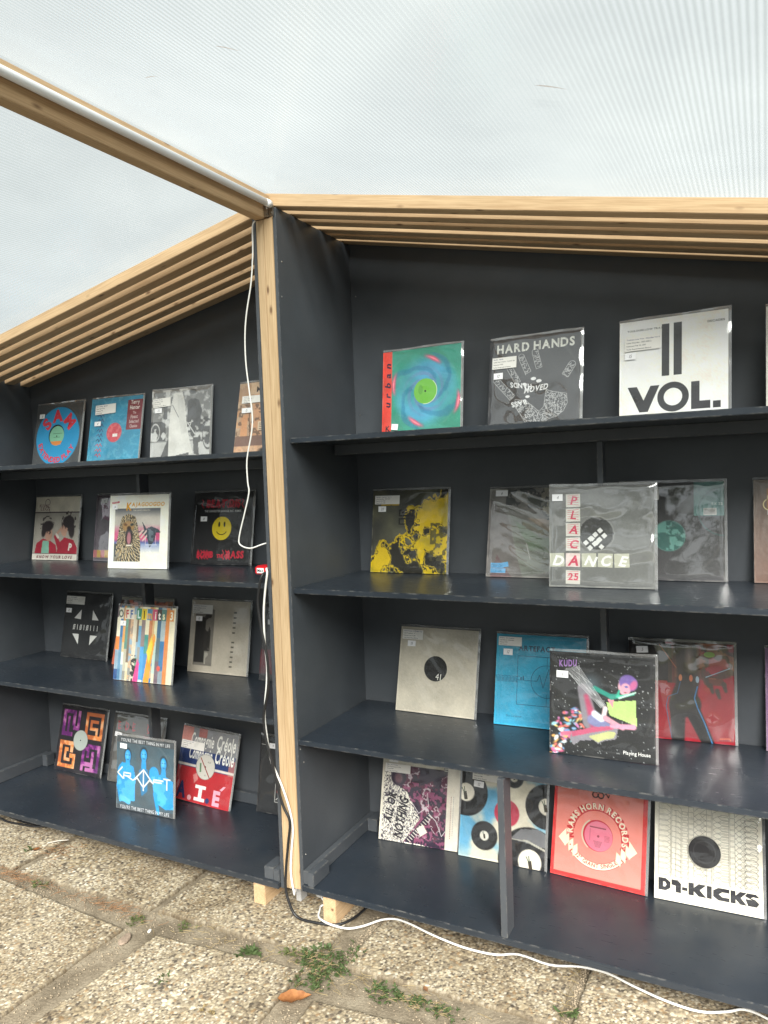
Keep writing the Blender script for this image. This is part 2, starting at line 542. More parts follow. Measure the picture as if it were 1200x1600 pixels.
def aggregate_mat():
    """exposed-aggregate concrete: pebbles of two sizes in a sandy matrix"""
    m, nt, out = newmat("exposed_aggregate")
    b = N(nt, "ShaderNodeBsdfPrincipled", Roughness=.78)
    b.inputs['Specular IOR Level'].default_value = .28
    tc = N(nt, "ShaderNodeTexCoord")
    wn = N(nt, "ShaderNodeTexNoise", Scale=70, Detail=2)
    nt.links.new(tc.outputs['Object'], wn.inputs['Vector'])
    wv = N(nt, "ShaderNodeVectorMath", operation='SCALE')
    wv.inputs['Scale'].default_value = .006
    nt.links.new(wn.outputs['Color'], wv.inputs[0])
    wa = N(nt, "ShaderNodeVectorMath", operation='ADD')
    nt.links.new(tc.outputs['Object'], wa.inputs[0])
    nt.links.new(wv.outputs[0], wa.inputs[1])
    cols = [(0, (.085, .066, .045)), (.17, (.20, .155, .105)), (.34, (.36, .295, .20)), (.5, (.50, .42, .30)),
            (.68, (.62, .55, .42)), (.84, (.72, .66, .54)), (.94, (.30, .26, .22)), (1, (.42, .24, .12))]
    def layer(scale):
        v = N(nt, "ShaderNodeTexVoronoi", Scale=scale)
        nt.links.new(wa.outputs[0], v.inputs['Vector'])
        sp = N(nt, "ShaderNodeSeparateColor")
        nt.links.new(v.outputs['Color'], sp.inputs[0])
        r = ramp(nt, cols)
        nt.links.new(sp.outputs[0], r.inputs['Fac'])
        d = ramp(nt, [(.10, (1, 1, 1)), (.5, (.72, .72, .72)), (.72, (0, 0, 0))])
        nt.links.new(v.outputs['Distance'], d.inputs['Fac'])
        return r, d, v
    r1, d1, v1 = layer(132)
    r2, d2, v2 = layer(225)
    n = N(nt, "ShaderNodeTexNoise", Scale=24, Detail=3)
    nt.links.new(tc.outputs['Object'], n.inputs['Vector'])
    st = ramp(nt, [(.44, (0, 0, 0)), (.52, (1, 1, 1))])
    nt.links.new(n.outputs['Fac'], st.inputs['Fac'])
    mc = N(nt, "ShaderNodeMixRGB")
    md = N(nt, "ShaderNodeMixRGB")
    for q, a, c in ((mc, r1, r2), (md, d1, d2)):
        nt.links.new(st.outputs['Color'], q.inputs['Fac'])
        nt.links.new(a.outputs['Color'], q.inputs['Color1'])
        nt.links.new(c.outputs['Color'], q.inputs['Color2'])
    mat = N(nt, "ShaderNodeMixRGB")
    mat.inputs['Color1'].default_value = (.29, .245, .17, 1)
    fac = ramp(nt, [(.05, (0, 0, 0)), (.45, (1, 1, 1))])
    nt.links.new(md.outputs['Color'], fac.inputs['Fac'])
    nt.links.new(fac.outputs['Color'], mat.inputs['Fac'])
    nt.links.new(mc.outputs['Color'], mat.inputs['Color2'])
    # wear and dirt: large soft patches, different on each slab
    oi = N(nt, "ShaderNodeObjectInfo")
    off = N(nt, "ShaderNodeVectorMath", operation='ADD')
    nt.links.new(tc.outputs['Object'], off.inputs[0])
    nt.links.new(oi.outputs['Random'], off.inputs[1])
    n2 = N(nt, "ShaderNodeTexNoise", Scale=4.5, Detail=6, Roughness=.62)
    nt.links.new(off.outputs[0], n2.inputs['Vector'])
    dr = ramp(nt, [(.32, (.36, .32, .265)), (.5, (.60, .575, .535)), (.68, (.80, .79, .76))])
    nt.links.new(n2.outputs['Fac'], dr.inputs['Fac'])
    mm = N(nt, "ShaderNodeMixRGB", blend_type='MULTIPLY', Fac=1.0)
    nt.links.new(mat.outputs['Color'], mm.inputs['Color1'])
    nt.links.new(dr.outputs['Color'], mm.inputs['Color2'])
    nt.links.new(mm.outputs['Color'], b.inputs['Base Color'])
    bp = N(nt, "ShaderNodeBump", Strength=.9, Distance=.0030)
    nt.links.new(md.outputs['Color'], bp.inputs['Height'])
    nt.links.new(bp.outputs['Normal'], b.inputs['Normal'])
    nt.links.new(b.outputs['BSDF'], out.inputs['Surface'])
    return m
AGG = aggregate_mat()

ZG = -.110
ground = mesh_obj("ground", [(-90, -90, -.16), (90, -90, -.16), (90, 90, -.16), (-90, 90, -.16)], [(0, 1, 2, 3)], simple("dark_unseen_ground", (.055, .06, .03), .95, .1, .3, 3, .5))  # unseen far ground, coloured dark to cut the light it bounces up
tag(ground, kind='structure')

def soil_h(x, y):
    return ZG - .0125 + .004 * math.sin(x * 9.1 + 2 * math.sin(y * 7)) * math.sin(y * 11 + 1.3 * x) + .0015 * math.sin(x * 53 + y * 31) * math.sin(y * 47)
nx, ny = 190, 130
V = [(-3.4 + 6.6 * i / nx, -2.7 + 4.4 * j / ny, 0) for j in range(ny + 1) for i in range(nx + 1)]
V = [(x, y, soil_h(x, y)) for x, y, _ in V]
F = [(j * (nx + 1) + i, j * (nx + 1) + i + 1, (j + 1) * (nx + 1) + i + 1, (j + 1) * (nx + 1) + i) for j in range(ny) for i in range(nx)]
soil = mesh_obj("soil", V, F, SOIL, smooth=True)
tag(soil, kind='structure')

# dark tarmac path, added to cut light bounced off the ground
pv, pf = [], []
for j in range(41):
    for i in range(61):
        x, y = -9 + 18 * i / 60, -9.5 + 8.46 * j / 40
        pv.append((x, y, ZG - .004 + .003 * math.sin(x * 1.3) * math.sin(y * 1.7)))
for j in range(40):
    for i in range(60):
        pf.append((j * 61 + i, j * 61 + i + 1, (j + 1) * 61 + i + 1, (j + 1) * 61 + i))
tag(mesh_obj("unseen_path", pv, pf, simple("tarmac", (.05, .05, .048), .9, .2, .35, 160, .8)), kind='structure')

pavement = empty("pavement", (0, 0, 0))
tag(pavement, kind='structure')

def slab(q, chip=.006, seed=0):
    """one paving slab: four corners (anticlockwise), chipped irregular outline, rounded arris"""
    rnd = random.Random(seed)
    pts = []
    n = 30
    for k in range(4):
        a, b = q[k], q[(k + 1) % 4]
        d = Vector((b[0] - a[0], b[1] - a[1]))
        nrm = Vector((-d.y, d.x)).normalized()
        ph = rnd.uniform(0, 6)
        for i in range(n):
            t = i / n
            e = min(t, 1 - t)
            o = chip * (.35 * math.sin(t * 9 + ph) + .3 * math.sin(t * 23 + 2 * ph) + rnd.uniform(-.35, .35))
            if e < .06: o += chip * (1 - e / .06) * .9
            pts.append((a[0] + d.x * t + nrm.x * o, a[1] + d.y * t + nrm.y * o))
    cx = sum(p[0] for p in pts) / len(pts)
    cy = sum(p[1] for p in pts) / len(pts)
    tx, ty, dz = rnd.uniform(-.004, .004), rnd.uniform(-.004, .004), rnd.uniform(-.002, .002)
    L = len(pts)
    V, F = [], []
    rings = ((0.0, -.045), (0.0, -.006), (.0035, -.0012), (.010, 0.0))
    for off, z in rings:
        for (x, y) in pts:
            r = math.hypot(x - cx, y - cy)
            k = 1 - off / r
            X, Y = (x - cx) * k, (y - cy) * k
            V.append((X, Y, z + tx * X + ty * Y + dz))
    for r in range(len(rings) - 1):
        for i in range(L):
            F.append((r * L + i, r * L + (i + 1) % L, (r + 1) * L + (i + 1) % L, (r + 1) * L + i))
    V.append((0, 0, dz))
    c = len(V) - 1
    base = (len(rings) - 1) * L
    for i in range(L):
        F.append((base + i, base + (i + 1) % L, c))
    return mesh_obj("paving_slab", V, F, AGG, pavement, (cx, cy, ZG))

PEB = np.array([lin(c) for c in ('#84796a', '#9a8f7d', '#b0a48e', '#c3b8a1', '#d2cab8', '#a89d8a', '#8d8477', '#6e655a', '#bbb09a', '#d6d1c4', '#a08a6e', '#5f5952', '#c5bca9', '#b5a992')])
def pebble_mat():
    m, nt, out = newmat("aggregate_pebbles")
    b = N(nt, "ShaderNodeBsdfPrincipled", Roughness=.72)
    b.inputs['Specular IOR Level'].default_value = .28
    a = N(nt, "ShaderNodeAttribute", attribute_name="pebble")
    tc = N(nt, "ShaderNodeTexCoord")
    oi = N(nt, "ShaderNodeObjectInfo")
    off = N(nt, "ShaderNodeVectorMath", operation='ADD')
    nt.links.new(tc.outputs['Object'], off.inputs[0])
    nt.links.new(oi.outputs['Random'], off.inputs[1])
    n2 = N(nt, "ShaderNodeTexNoise", Scale=4.2, Detail=7, Roughness=.64)
    nt.links.new(off.outputs[0], n2.inputs['Vector'])
    dr = ramp(nt, [(.30, (.50, .45, .38)), (.47, (.76, .73, .675)), (.66, (.94, .93, .90))])
    nt.links.new(n2.outputs['Fac'], dr.inputs['Fac'])
    mm = N(nt, "ShaderNodeMixRGB", blend_type='MULTIPLY', Fac=1.0)
    nt.links.new(a.outputs['Color'], mm.inputs['Color1'])
    nt.links.new(dr.outputs['Color'], mm.inputs['Color2'])
    n3 = N(nt, "ShaderNodeTexNoise", Scale=420, Detail=3)
    nt.links.new(tc.outputs['Object'], n3.inputs['Vector'])
    r3 = ramp(nt, [(.3, (.78, .77, .75)), (.7, (1.12, 1.12, 1.1))])
    nt.links.new(n3.outputs['Fac'], r3.inputs['Fac'])
    m2 = N(nt, "ShaderNodeMixRGB", blend_type='MULTIPLY', Fac=1.0)
    nt.links.new(mm.outputs['Color'], m2.inputs['Color1'])
    nt.links.new(r3.outputs['Color'], m2.inputs['Color2'])
    nt.links.new(m2.outputs['Color'], b.inputs['Base Color'])
    bp = N(nt, "ShaderNodeBump", Strength=.4, Distance=.0008)
    nt.links.new(n3.outputs['Fac'], bp.inputs['Height'])
    nt.links.new(bp.outputs['Normal'], b.inputs['Normal'])
    nt.links.new(b.outputs['BSDF'], out.inputs['Surface'])
    return m
PEBBLE = pebble_mat()

def pebbles(X, Y, seed, cell):
    """height and colour of rounded stones on a jittered grid"""
    rg = np.random.default_rng(seed)
    G = 512
    jx, jy = rg.random((G, G)), rg.random((G, G))
    rad = rg.uniform(.42, .82, (G, G)) * cell
    top = rg.uniform(.45, 1.0, (G, G))
    asp = rg.uniform(.65, 1.0, (G, G))
    ang = rg.uniform(0, math.pi, (G, G))
    colr = PEB[rg.integers(len(PEB), size=(G, G))] * rg.uniform(.8, 1.12, (G, G, 1))
    gx, gy = np.floor(X / cell).astype(int), np.floor(Y / cell).astype(int)
    H = np.full(X.shape, -1.0)
    C = np.ones(X.shape + (3,)) * np.array([.31, .27, .205])
    for dx in (-1, 0, 1):
        for dy in (-1, 0, 1):
            ix, iy = (gx + dx) % G, (gy + dy) % G
            px, py = (gx + dx + jx[ix, iy]) * cell, (gy + dy + jy[ix, iy]) * cell
            u, v = X - px, Y - py
            c, s = np.cos(ang[ix, iy]), np.sin(ang[ix, iy])
            r = rad[ix, iy]
            q = ((u * c + v * s) / r) ** 2 + ((-u * s + v * c) / (r * asp[ix, iy])) ** 2
            h = np.sqrt(np.clip(1 - q, 0, 1)) * top[ix, iy]
            m = (h > H) & (h > .12)
            H = np.where(m, h, H)
            C = np.where(m[..., None], colr[ix, iy], C)
    return np.clip(H, 0, 1), C

def slab_fine(q, seed, res=.0026, chip=.010):
    """a slab near the viewer: real stones standing in the cement, chipped and rounded edge"""
    rnd = np.random.default_rng(seed)
    q = np.array(q, float)
    c = q.mean(0)
    L = max(np.hypot(*(q[1] - q[0])), np.hypot(*(q[3] - q[0])))
    n = int(L / res)
    t = np.linspace(0, 1, n)
    s_, t_ = np.meshgrid(t, t)
    P = (q[0] * ((1 - s_) * (1 - t_))[..., None] + q[1] * (s_ * (1 - t_))[..., None] + q[2] * (s_ * t_)[..., None] + q[3] * ((1 - s_) * t_)[..., None])
    e = np.minimum(np.minimum(s_, 1 - s_), np.minimum(t_, 1 - t_)) * L
    # ragged outline: the border is pulled inwards by a chip profile along it
    def prof(k):
        x = np.linspace(0, 1, n)
        p = np.zeros(n)
        for f in (3, 7, 15, 31, 63):
            p += np.sin(2 * math.pi * (f * x + rnd.random())) * rnd.uniform(.3, 1) / f ** .55
        return np.clip(.35 + .45 * p, 0, 2) * chip
    pl, pr, pb, pt = prof(0), prof(1), prof(2), prof(3)
    w = .05
    sx = np.clip(1 - s_ * L / w, 0, 1) ** 2 * pl[:, None] - np.clip(1 - (1 - s_) * L / w, 0, 1) ** 2 * pr[:, None]
    sy = np.clip(1 - t_ * L / w, 0, 1) ** 2 * pb[None, :] - np.clip(1 - (1 - t_) * L / w, 0, 1) ** 2 * pt[None, :]
    X, Y = P[..., 0] + sx - c[0], P[..., 1] + sy - c[1]
    h1, c1 = pebbles(X + 3.1 + seed, Y + 5.7, seed, .0064)
    h2, c2 = pebbles(X + 2.2, Y + 1.9 + seed, seed + 9, .0098)
    pick = (vnoise_grid(n, 9, seed + 4) > .56)[..., None]
    Hh = np.where(pick[..., 0], h2 * 1.35, h1)
    Cc = np.where(pick, c2, c1)
    edge = np.clip(e / .012, 0, 1)
    # edge shade painted into the pebble colour along the joints, in a soil tint
    edge_shade_w = (np.clip(1 - e / .014, 0, 1) * (.45 + .6 * vnoise_grid(n, 12, seed + 6)))[..., None]
    Cc = Cc * (1 - np.clip(edge_shade_w, 0, .85)) + np.array([.16, .132, .094]) * np.clip(edge_shade_w, 0, .85)
    tx, ty = rnd.uniform(-.004, .004, 2)
    Z = Hh * .0017 - .0019 + (np.sqrt(np.clip(1 - (1 - edge) ** 2, 0, 1)) - 1) * .007 + tx * X + ty * Y + (vnoise_grid(n, 5, seed + 5) - .5) * .003
    V = np.stack([X, Y, Z], -1).reshape(-1, 3)
    idx = np.arange(n * n).reshape(n, n)
    F = np.stack([idx[:-1, :-1], idx[:-1, 1:], idx[1:, 1:], idx[1:, :-1]], -1).reshape(-1, 4)
    ringi = np.concatenate([idx[0, :-1], idx[:-1, -1], idx[-1, :0:-1], idx[:0:-1, 0]])
    low = V[ringi] * np.array([1, 1, 0]) + np.array([0, 0, -.045])
    b = len(V)
    m = len(ringi)
    k = np.arange(m)
    SF = np.stack([b + k, b + (k + 1) % m, ringi[(k + 1) % m], ringi[k]], -1)
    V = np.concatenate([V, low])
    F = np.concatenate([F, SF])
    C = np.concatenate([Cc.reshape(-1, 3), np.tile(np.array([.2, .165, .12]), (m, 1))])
    me = bpy.data.meshes.new("paving_slab")
    me.vertices.add(len(V))
    me.vertices.foreach_set("co", V.ravel())
    me.loops.add(F.size)
    me.loops.foreach_set("vertex_index", F.ravel().astype(np.int32))
    me.polygons.add(len(F))
    me.polygons.foreach_set("loop_start", (np.arange(len(F)) * 4).astype(np.int32))
    me.update(calc_edges=True)
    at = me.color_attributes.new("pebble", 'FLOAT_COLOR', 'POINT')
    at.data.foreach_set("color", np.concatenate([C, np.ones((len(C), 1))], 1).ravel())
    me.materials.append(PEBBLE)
    me.shade_smooth()
    o = bpy.data.objects.new("paving_slab", me)
    COL.objects.link(o)
    o.parent = pavement
    o.location = (c[0], c[1], ZG)
    return o

def vnoise_grid(n, cells, seed):
    r = np.random.default_rng(seed)
    out = np.zeros((n, n))
    for k in range(3):
        cc = cells * 2 ** k
        g = r.random((cc + 2, cc + 2))
        t = np.linspace(0, cc, n, endpoint=False)
        i = t.astype(int)
        f = t - i
        f = f * f * (3 - 2 * f)
        a = g[i][:, i] * (1 - f)[None] + g[i][:, i + 1] * f[None]
        b = g[i + 1][:, i] * (1 - f)[None] + g[i + 1][:, i + 1] * f[None]
        out += (a * (1 - f)[:, None] + b * f[:, None]) * (.55, .3, .15)[k]
    return out

# the slabs in view, joint by joint, then the same grid carried on around them
SL = [
    [(-1.185, -.205), (-.515, -.190), (-.512, .50), (-1.215, .50)],
    [(-.492, -.185), (.150, -.165), (.205, .50), (-.492, .50)],
    [(.245, -.175), (.895, -.150), (.905, .50), (.262, .50)],
    [(.922, -.150), (1.60, -.155), (1.60, .50), (.922, .50)],
    [(-1.93, -.235), (-1.215, -.205), (-1.235, .50), (-1.93, .50)],
    [(-1.24, -.98), (-.525, -.97), (-.520, -.300), (-1.225, -.262)],
    [(-.440, -.98), (.175, -.97), (.150, -.232), (-.395, -.285)],
    [(.262, -.98), (.915, -.97), (.915, -.262), (.240, -.330)],
    [(.945, -.98), (1.62, -.97), (1.62, -.270), (.945, -.262)],
    [(-1.96, -.98), (-1.26, -.98), (-1.245, -.262), (-1.95, -.290)],
]
for i in range(-3, 4):
    for j in (1, 2):
        x0, y0 = -.44 + i * .70 + random.uniform(-.01, .01), -.26 + j * .72 + random.uniform(-.01, .01) + (.05 if j > 0 else 0)
        SL.append([(x0, y0), (x0 + .665, y0 + .005), (x0 + .665, y0 + .69), (x0, y0 + .685)])
for y0, y1 in ((-.98, -.28), (-.22, .50)):
    SL.append([(-2.66, y0), (-1.99, y0), (-1.98, y1), (-2.66, y1)])
    SL.append([(1.65, y0), (2.32, y0), (2.32, y1), (1.65, y1)])
for k, q in enumerate(SL):
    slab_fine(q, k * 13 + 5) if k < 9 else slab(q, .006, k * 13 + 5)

# ------------------------------------------------------------------ the stall
stall = empty("market_stall", (-.0475, 0, ZG))
tag(stall, "two-bay wooden market stall painted charcoal with a translucent gabled roof over slatted eaves", "market stall")
stall.location = (0, 0, 0)

D = .482                                   # depth of the bays
SR, SLF = .209, .206                       # roof slopes right and left
ZR = 2.2868                                # top of the first slat at x = 0
XR, XL = 1.76, -1.84
def top_r(x): return 2.2480 - SR * x
def top_l(x): return 2.2480 + SLF * x + .0            # x is negative
SH_R = [(1.4994, .0257), (1.0008, .0089), (.4923, -.0001), (0.0, -.0138)]
SH_L = [(1.4629, .0275), (1.0132, .0088), (.5469, -.0001), (-.0155, -.0138)]

def prism(name, outline, y0, y1, mat, parent, axis='Y', bevel=.001):
    """outline in x-z (axis Y) or y-z (axis X), extruded along the axis"""
    bm = bmesh.new()
    n = len(outline)
    a = [bm.verts.new((p[0], y0, p[1]) if axis == 'Y' else (y0, p[0], p[1])) for p in outline]
    b = [bm.verts.new((p[0], y1, p[1]) if axis == 'Y' else (y1, p[0], p[1])) for p in outline]
    bm.faces.new(a)
    bm.faces.new(b[::-1])
    for i in range(n):
        bm.faces.new((a[i], b[i], b[(i + 1) % n], a[(i + 1) % n]))
    bmesh.ops.recalc_face_normals(bm, faces=bm.faces[:])
    if bevel:
        bmesh.ops.bevel(bm, geom=bm.edges[:], offset=bevel, segments=2, affect='EDGES')
    return bm_obj(name, bm, mat, parent)

# back walls, each cut to the roof slope
prism("back_wall", [(-.0470, -.02), (XR + .0125, -.02), (XR + .0125, top_r(XR) + .039), (-.0470, top_r(-.047) + .030)], D, D + .012, PAINT, stall)
prism("back_wall", [(XL - .0125, -.035), (-.0480, -.035), (-.0480, top_l(-.048) + .036), (XL - .0125, top_l(XL) + .039)], D, D + .012, PAINT, stall)
# side panels
prism("side_panel", [(0, -.022), (D - .001, -.022), (D - .001, top_r(0) - .004), (0, top_r(0) - .004)], -.0125, 0.0, PAINT, stall, 'X')
prism("side_panel", [(0, -.037), (D - .001, -.037), (D - .001, top_l(-.09) - .004), (0, top_l(-.09) - .004)], -.0940, -.0812, PAINT, stall, 'X')
prism("side_panel", [(0, -.037), (D - .001, -.037), (D - .001, top_l(XL) + .036), (0, top_l(XL) + .036)], XL - .0125, XL, PAINT, stall, 'X')
prism("side_panel", [(0, -.022), (D - .001, -.022), (D - .001, top_r(XR) + .036), (0, top_r(XR) + .036)], XR, XR + .0125, PAINT, stall, 'X')

# the post between the bays: two laths side by side
box("post_lath", (-.0802, -.0487), (.0005, .052), (-.032, 2.2140), WOODZ, stall, .0016, wob=.0006)
box("post_lath", (-.0479, -.0140), (-.0012, .052), (-.026, 2.2135), WOODZ, stall, .0016, wob=.0006)
box("post_foot", (-.075, -.055), (.06, .10), (ZG, -.033), GREY_PLASTIC, stall)
box("back_post", (-.0802, -.0140), (.40, D), (-.026, 2.2135), WOODZ, stall)

# shelves: board, under-rail, upright strut
def shelf(x0, x1, z, yf, t=.018, rail=False):
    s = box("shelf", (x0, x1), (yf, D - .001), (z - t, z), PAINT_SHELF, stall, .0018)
    if rail:
        r = box("rail", (x0 + .016, x1 - .016), (.282, .330), (z - t - .0365, z - t - .0005), PAINT, None, .002)
        r.parent = s
        r.matrix_parent_inverse = Matrix.Translation(s.location).inverted()
    return s
for (z, yf) in SH_R: shelf(.0015, XR - .0015, z, yf, .018 if z > .01 else .021, z > 1.2)
for (z, yf) in SH_L: shelf(XL + .0015, -.0955, z, yf, .018 if z > .01 else .021, z > 1.2)
zr = [.4923, 1.0008, 1.4994 - .037]
for k in range(2):
    box("strut", (.9452, .9625), (.2805, .3260), (zr[k] + .0005, zr[k + 1] - .0185), PAINT, stall, .0012)
zl = [-.0155, .5469, 1.0132, 1.4629 - .037]
for k in range(3):
    box("strut", (-.9565, -.9380), (.2805, .3335), (zl[k] + .0005, zl[k + 1] - .0185), PAINT, stall, .0012)
box("strut", (.6975, .7172), (-.0128, .0510), (.0005, .4738), PAINT, stall, .0012)

# battens and corner blocks on the bottom shelves
box("batten", (.0012, .0235), (-.004, D - .002), (.0005, .046), PAINT, stall, .002)
box("corner_block", (.0243, .0490), (-.0128, .088), (.0005, .0475), PAINT, stall, .002)
box("corner_block", (.0243, .0650), (.412, D - .002), (.0005, .049), PAINT, stall, .002)
box("batten", (-1.72, -.125), (D - .026, D - .002), (-.0145, .032), PAINT, stall, .002)
box("corner_block", (-.1195, -.0960), (-.006, D - .03), (-.0148, .026), PAINT, stall, .002)
box("corner_block", (-.160, -.1205), (-.004, .07), (-.0148, .028), PAINT, stall, .002)
box("batten", (XL + .002, XL + .026), (.0, D - .03), (-.0148, .040), PAINT, stall, .002)
box("corner_block", (XL + .027, XL + .060), (D - .075, D - .028), (-.0148, .043), PAINT, stall, .002)

# bearers the bays stand on
for x0, x1, top in ((.0785, .127, -.0215), (-.207, -.158, -.037), (.86, .908, -.0215), (1.68, 1.728, -.0215), (-1.02, -.972, -.037), (-1.80, -1.752, -.037)):
    box("foot_bearer", (x0, x1), (-.008 if abs(x0) < .3 else .22, .46), (ZG - .002, top), WOODY, stall, .002)

# slats over the bays, running down both slopes from the ridge
def slat(y0, x_ridge, x_end, slope, ztop, sec=(.0495, .039), lift=0):
    L = (x_end - x_ridge) / math.cos(math.atan(slope))
    a = math.atan(slope)
    xm = (x_ridge + x_end) / 2
    zm = ztop - slope * abs(xm) - sec[1] / 2 / math.cos(a) + lift
    o = box("slat", (-abs(L) / 2, abs(L) / 2), (0, sec[0]), (-sec[1] / 2, sec[1] / 2), WOODX, stall, .0018, wob=.0008)
    o.location = (xm, y0 + sec[0] / 2, zm)
    o.rotation_euler = (random.uniform(-.008, .008), a if x_end > x_ridge else -a, random.uniform(-.0012, .0012))
for k, y in enumerate((0.002, .1010, .1760, .2760, .3430, .4290)):
    slat(y, -.046, XR + .10, SR, ZR + (0, .002, -.001, .001, -.002, .001)[k])
for k, y in enumerate((0.002, .0872, .1724, .2576, .3428, .4280)):
    slat(y, -.049, XL - .10, SLF, ZR + (0, -.002, .001, .0, .002, -.001)[k])

# ridge beams towards the viewer's side; they drop a little to the front
DROP = .0172
def beam(x0, x1, z0, z1, y0, y1, mat=WOODY, name="ridge_beam"):
    L = y1 - y0
    o = box(name, (x0, x1), (-L / 2, L / 2), (-(z1 - z0) / 2, (z1 - z0) / 2), mat, stall, .002, wob=.0008)
    ym = (y0 + y1) / 2
    o.location = ((x0 + x1) / 2, ym, (z0 + z1) / 2 + DROP * ym)
    o.rotation_euler = (math.atan(DROP), 0, 0)
    return o
beam(-.0815, -.0440, 2.2145, 2.2588, -2.40, -.0005)
beam(-.0800, -.0215, 2.2594, 2.2840, -2.40, -.0012)
box("front_post", (-.085, -.022), (-2.39, -2.345), (ZG, 2.172), WOODZ, stall)
# angle brackets where the beam meets the bays
for dx in (-.040, -.021):
    br = box("bracket", (dx, dx + .0165), (-.0065, -.0030), (2.2160, 2.2530), STEEL, stall, .0006)
    for z in (2.226, 2.243):
        bm = bmesh.new()
        bmesh.ops.create_cone(bm, cap_ends=True, segments=12, radius1=.0036, radius2=.0028, depth=.003,
                              matrix=Matrix.Translation((dx + .008 - br.location.x, -.0082 - br.location.y, z - br.location.z)) @ Matrix.Rotation(math.pi / 2, 4, 'X'))
        bm_obj("bolt", bm, STEEL, br)

# roof sheets: fluted, each one box with its own local x down the slope
def roof(slope, sgn, xe):
    a = math.atan(slope)
    L = (abs(xe)) / math.cos(a)
    y0, y1 = -2.45, .56
    T = .006
    bm = bmesh.new()
    bmesh.ops.create_cube(bm, size=1)
    for v in bm.verts:
        v.co = Vector((v.co.x * L, v.co.y * (y1 - y0), v.co.z * T))
    o = bm_obj("roof_sheet", bm, POLY, stall)
    ym = (y0 + y1) / 2
    xm = sgn * abs(xe) / 2 - .047
    o.location = (xm, ym, ZR - slope * abs(xm) + .0052 + DROP * ym)
    o.rotation_euler = (math.atan(DROP), sgn * a, 0)
roof(SR, 1, 1.98)
roof(SLF, -1, 1.98)

# screw heads in the painted panels
def screw(loc, rot):
    bm = bmesh.new()
    bmesh.ops.create_cone(bm, cap_ends=True, segments=12, radius1=.0028, radius2=.0022, depth=.0014)
    bm_obj("screw", bm, STEEL, stall, loc, rot)
for y, z in ((.014, .455), (.031, .405), (.020, .09), (.025, 2.075), (.016, 1.96)):
    screw((.0006, y, z), (0, math.pi / 2, 0))
for x, z in ((.02, 1.60), (.02, 2.05)):
    screw((x, D - .0006, z), (math.pi / 2, 0, 0))

# ------------------------------------------------------------------ lamp tube, power box, cables
lamp = empty("tube_lamp", (-.0085, -.013, 2.2495), (math.atan(DROP), 0, 0))
tag(lamp, "long white unlit tube lamp fixed along the wooden ridge beam", "lamp")
def cyl(name, r, y0, y1, mat, parent, seg=20, x=0, z=0):
    bm = bmesh.new()
    bmesh.ops.create_cone(bm, cap_ends=True, segments=seg, radius1=r, radius2=r, depth=abs(y1 - y0),
                          matrix=Matrix.Translation((x, (y0 + y1) / 2, z)) @ Matrix.Rotation(math.pi / 2, 4, 'X'))
    bmesh.ops.bevel(bm, geom=[e for e in bm.edges if len(e.link_faces) == 2 and e.calc_face_angle(0) > 1], offset=r * .2, segments=2, affect='EDGES')
    o = bm_obj(name, bm, mat, parent, smooth=True)
    return o
cyl("tube", .0108, -2.28, -.028, WHITE_PLASTIC, lamp)
cyl("end_cap", .0117, -.0275, -.002, WHITE_PLASTIC, lamp)
cyl("end_cap", .0117, -2.305, -2.2805, WHITE_PLASTIC, lamp)

cable = tube("cable", [(-.072, -.014, 2.2085), (-.079, -.02, 2.190), (-.082, -.02, 2.112), (-.094, -.02, 2.013), (-.117, -.02, 1.921), (-.128, -.02, 1.849), (-.13, -.02, 1.76),
              (-.122, -.02, 1.671), (-.113, -.02, 1.582), (-.119, -.02, 1.523), (-.143, -.02, 1.434), (-.144, -.02, 1.359), (-.141, -.02, 1.323),
              (-.163, -.02, 1.254), (-.189, -.02, 1.178), (-.188, -.02, 1.148), (-.151, -.015, 1.135), (-.115, .0, 1.146), (-.101, .02, 1.150), (-.101, .06, 1.14), (-.102, .085, 1.075), (-.108, .07, 1.062)],
     .0024, WHITE_CABLE)
tag(cable, "thin white cable hanging in a loose bow from the ridge beam beside the post", "cable")

pbox = empty("power_box", (-.0945, .03, 1.058))
tag(pbox, "small red socket box with a white sticker, fixed low on the post panel", "power box")
b_ = box("body", (-.052, -.0006), (-.030, .050), (-.0125, .0125), RED_PLASTIC, None, .003)
b_.parent = pbox
ring = box("socket_rim", (-.050, -.004), (-.020, .020), (.0127, .0150), RED_PLASTIC, None, .001)
ring.parent = pbox

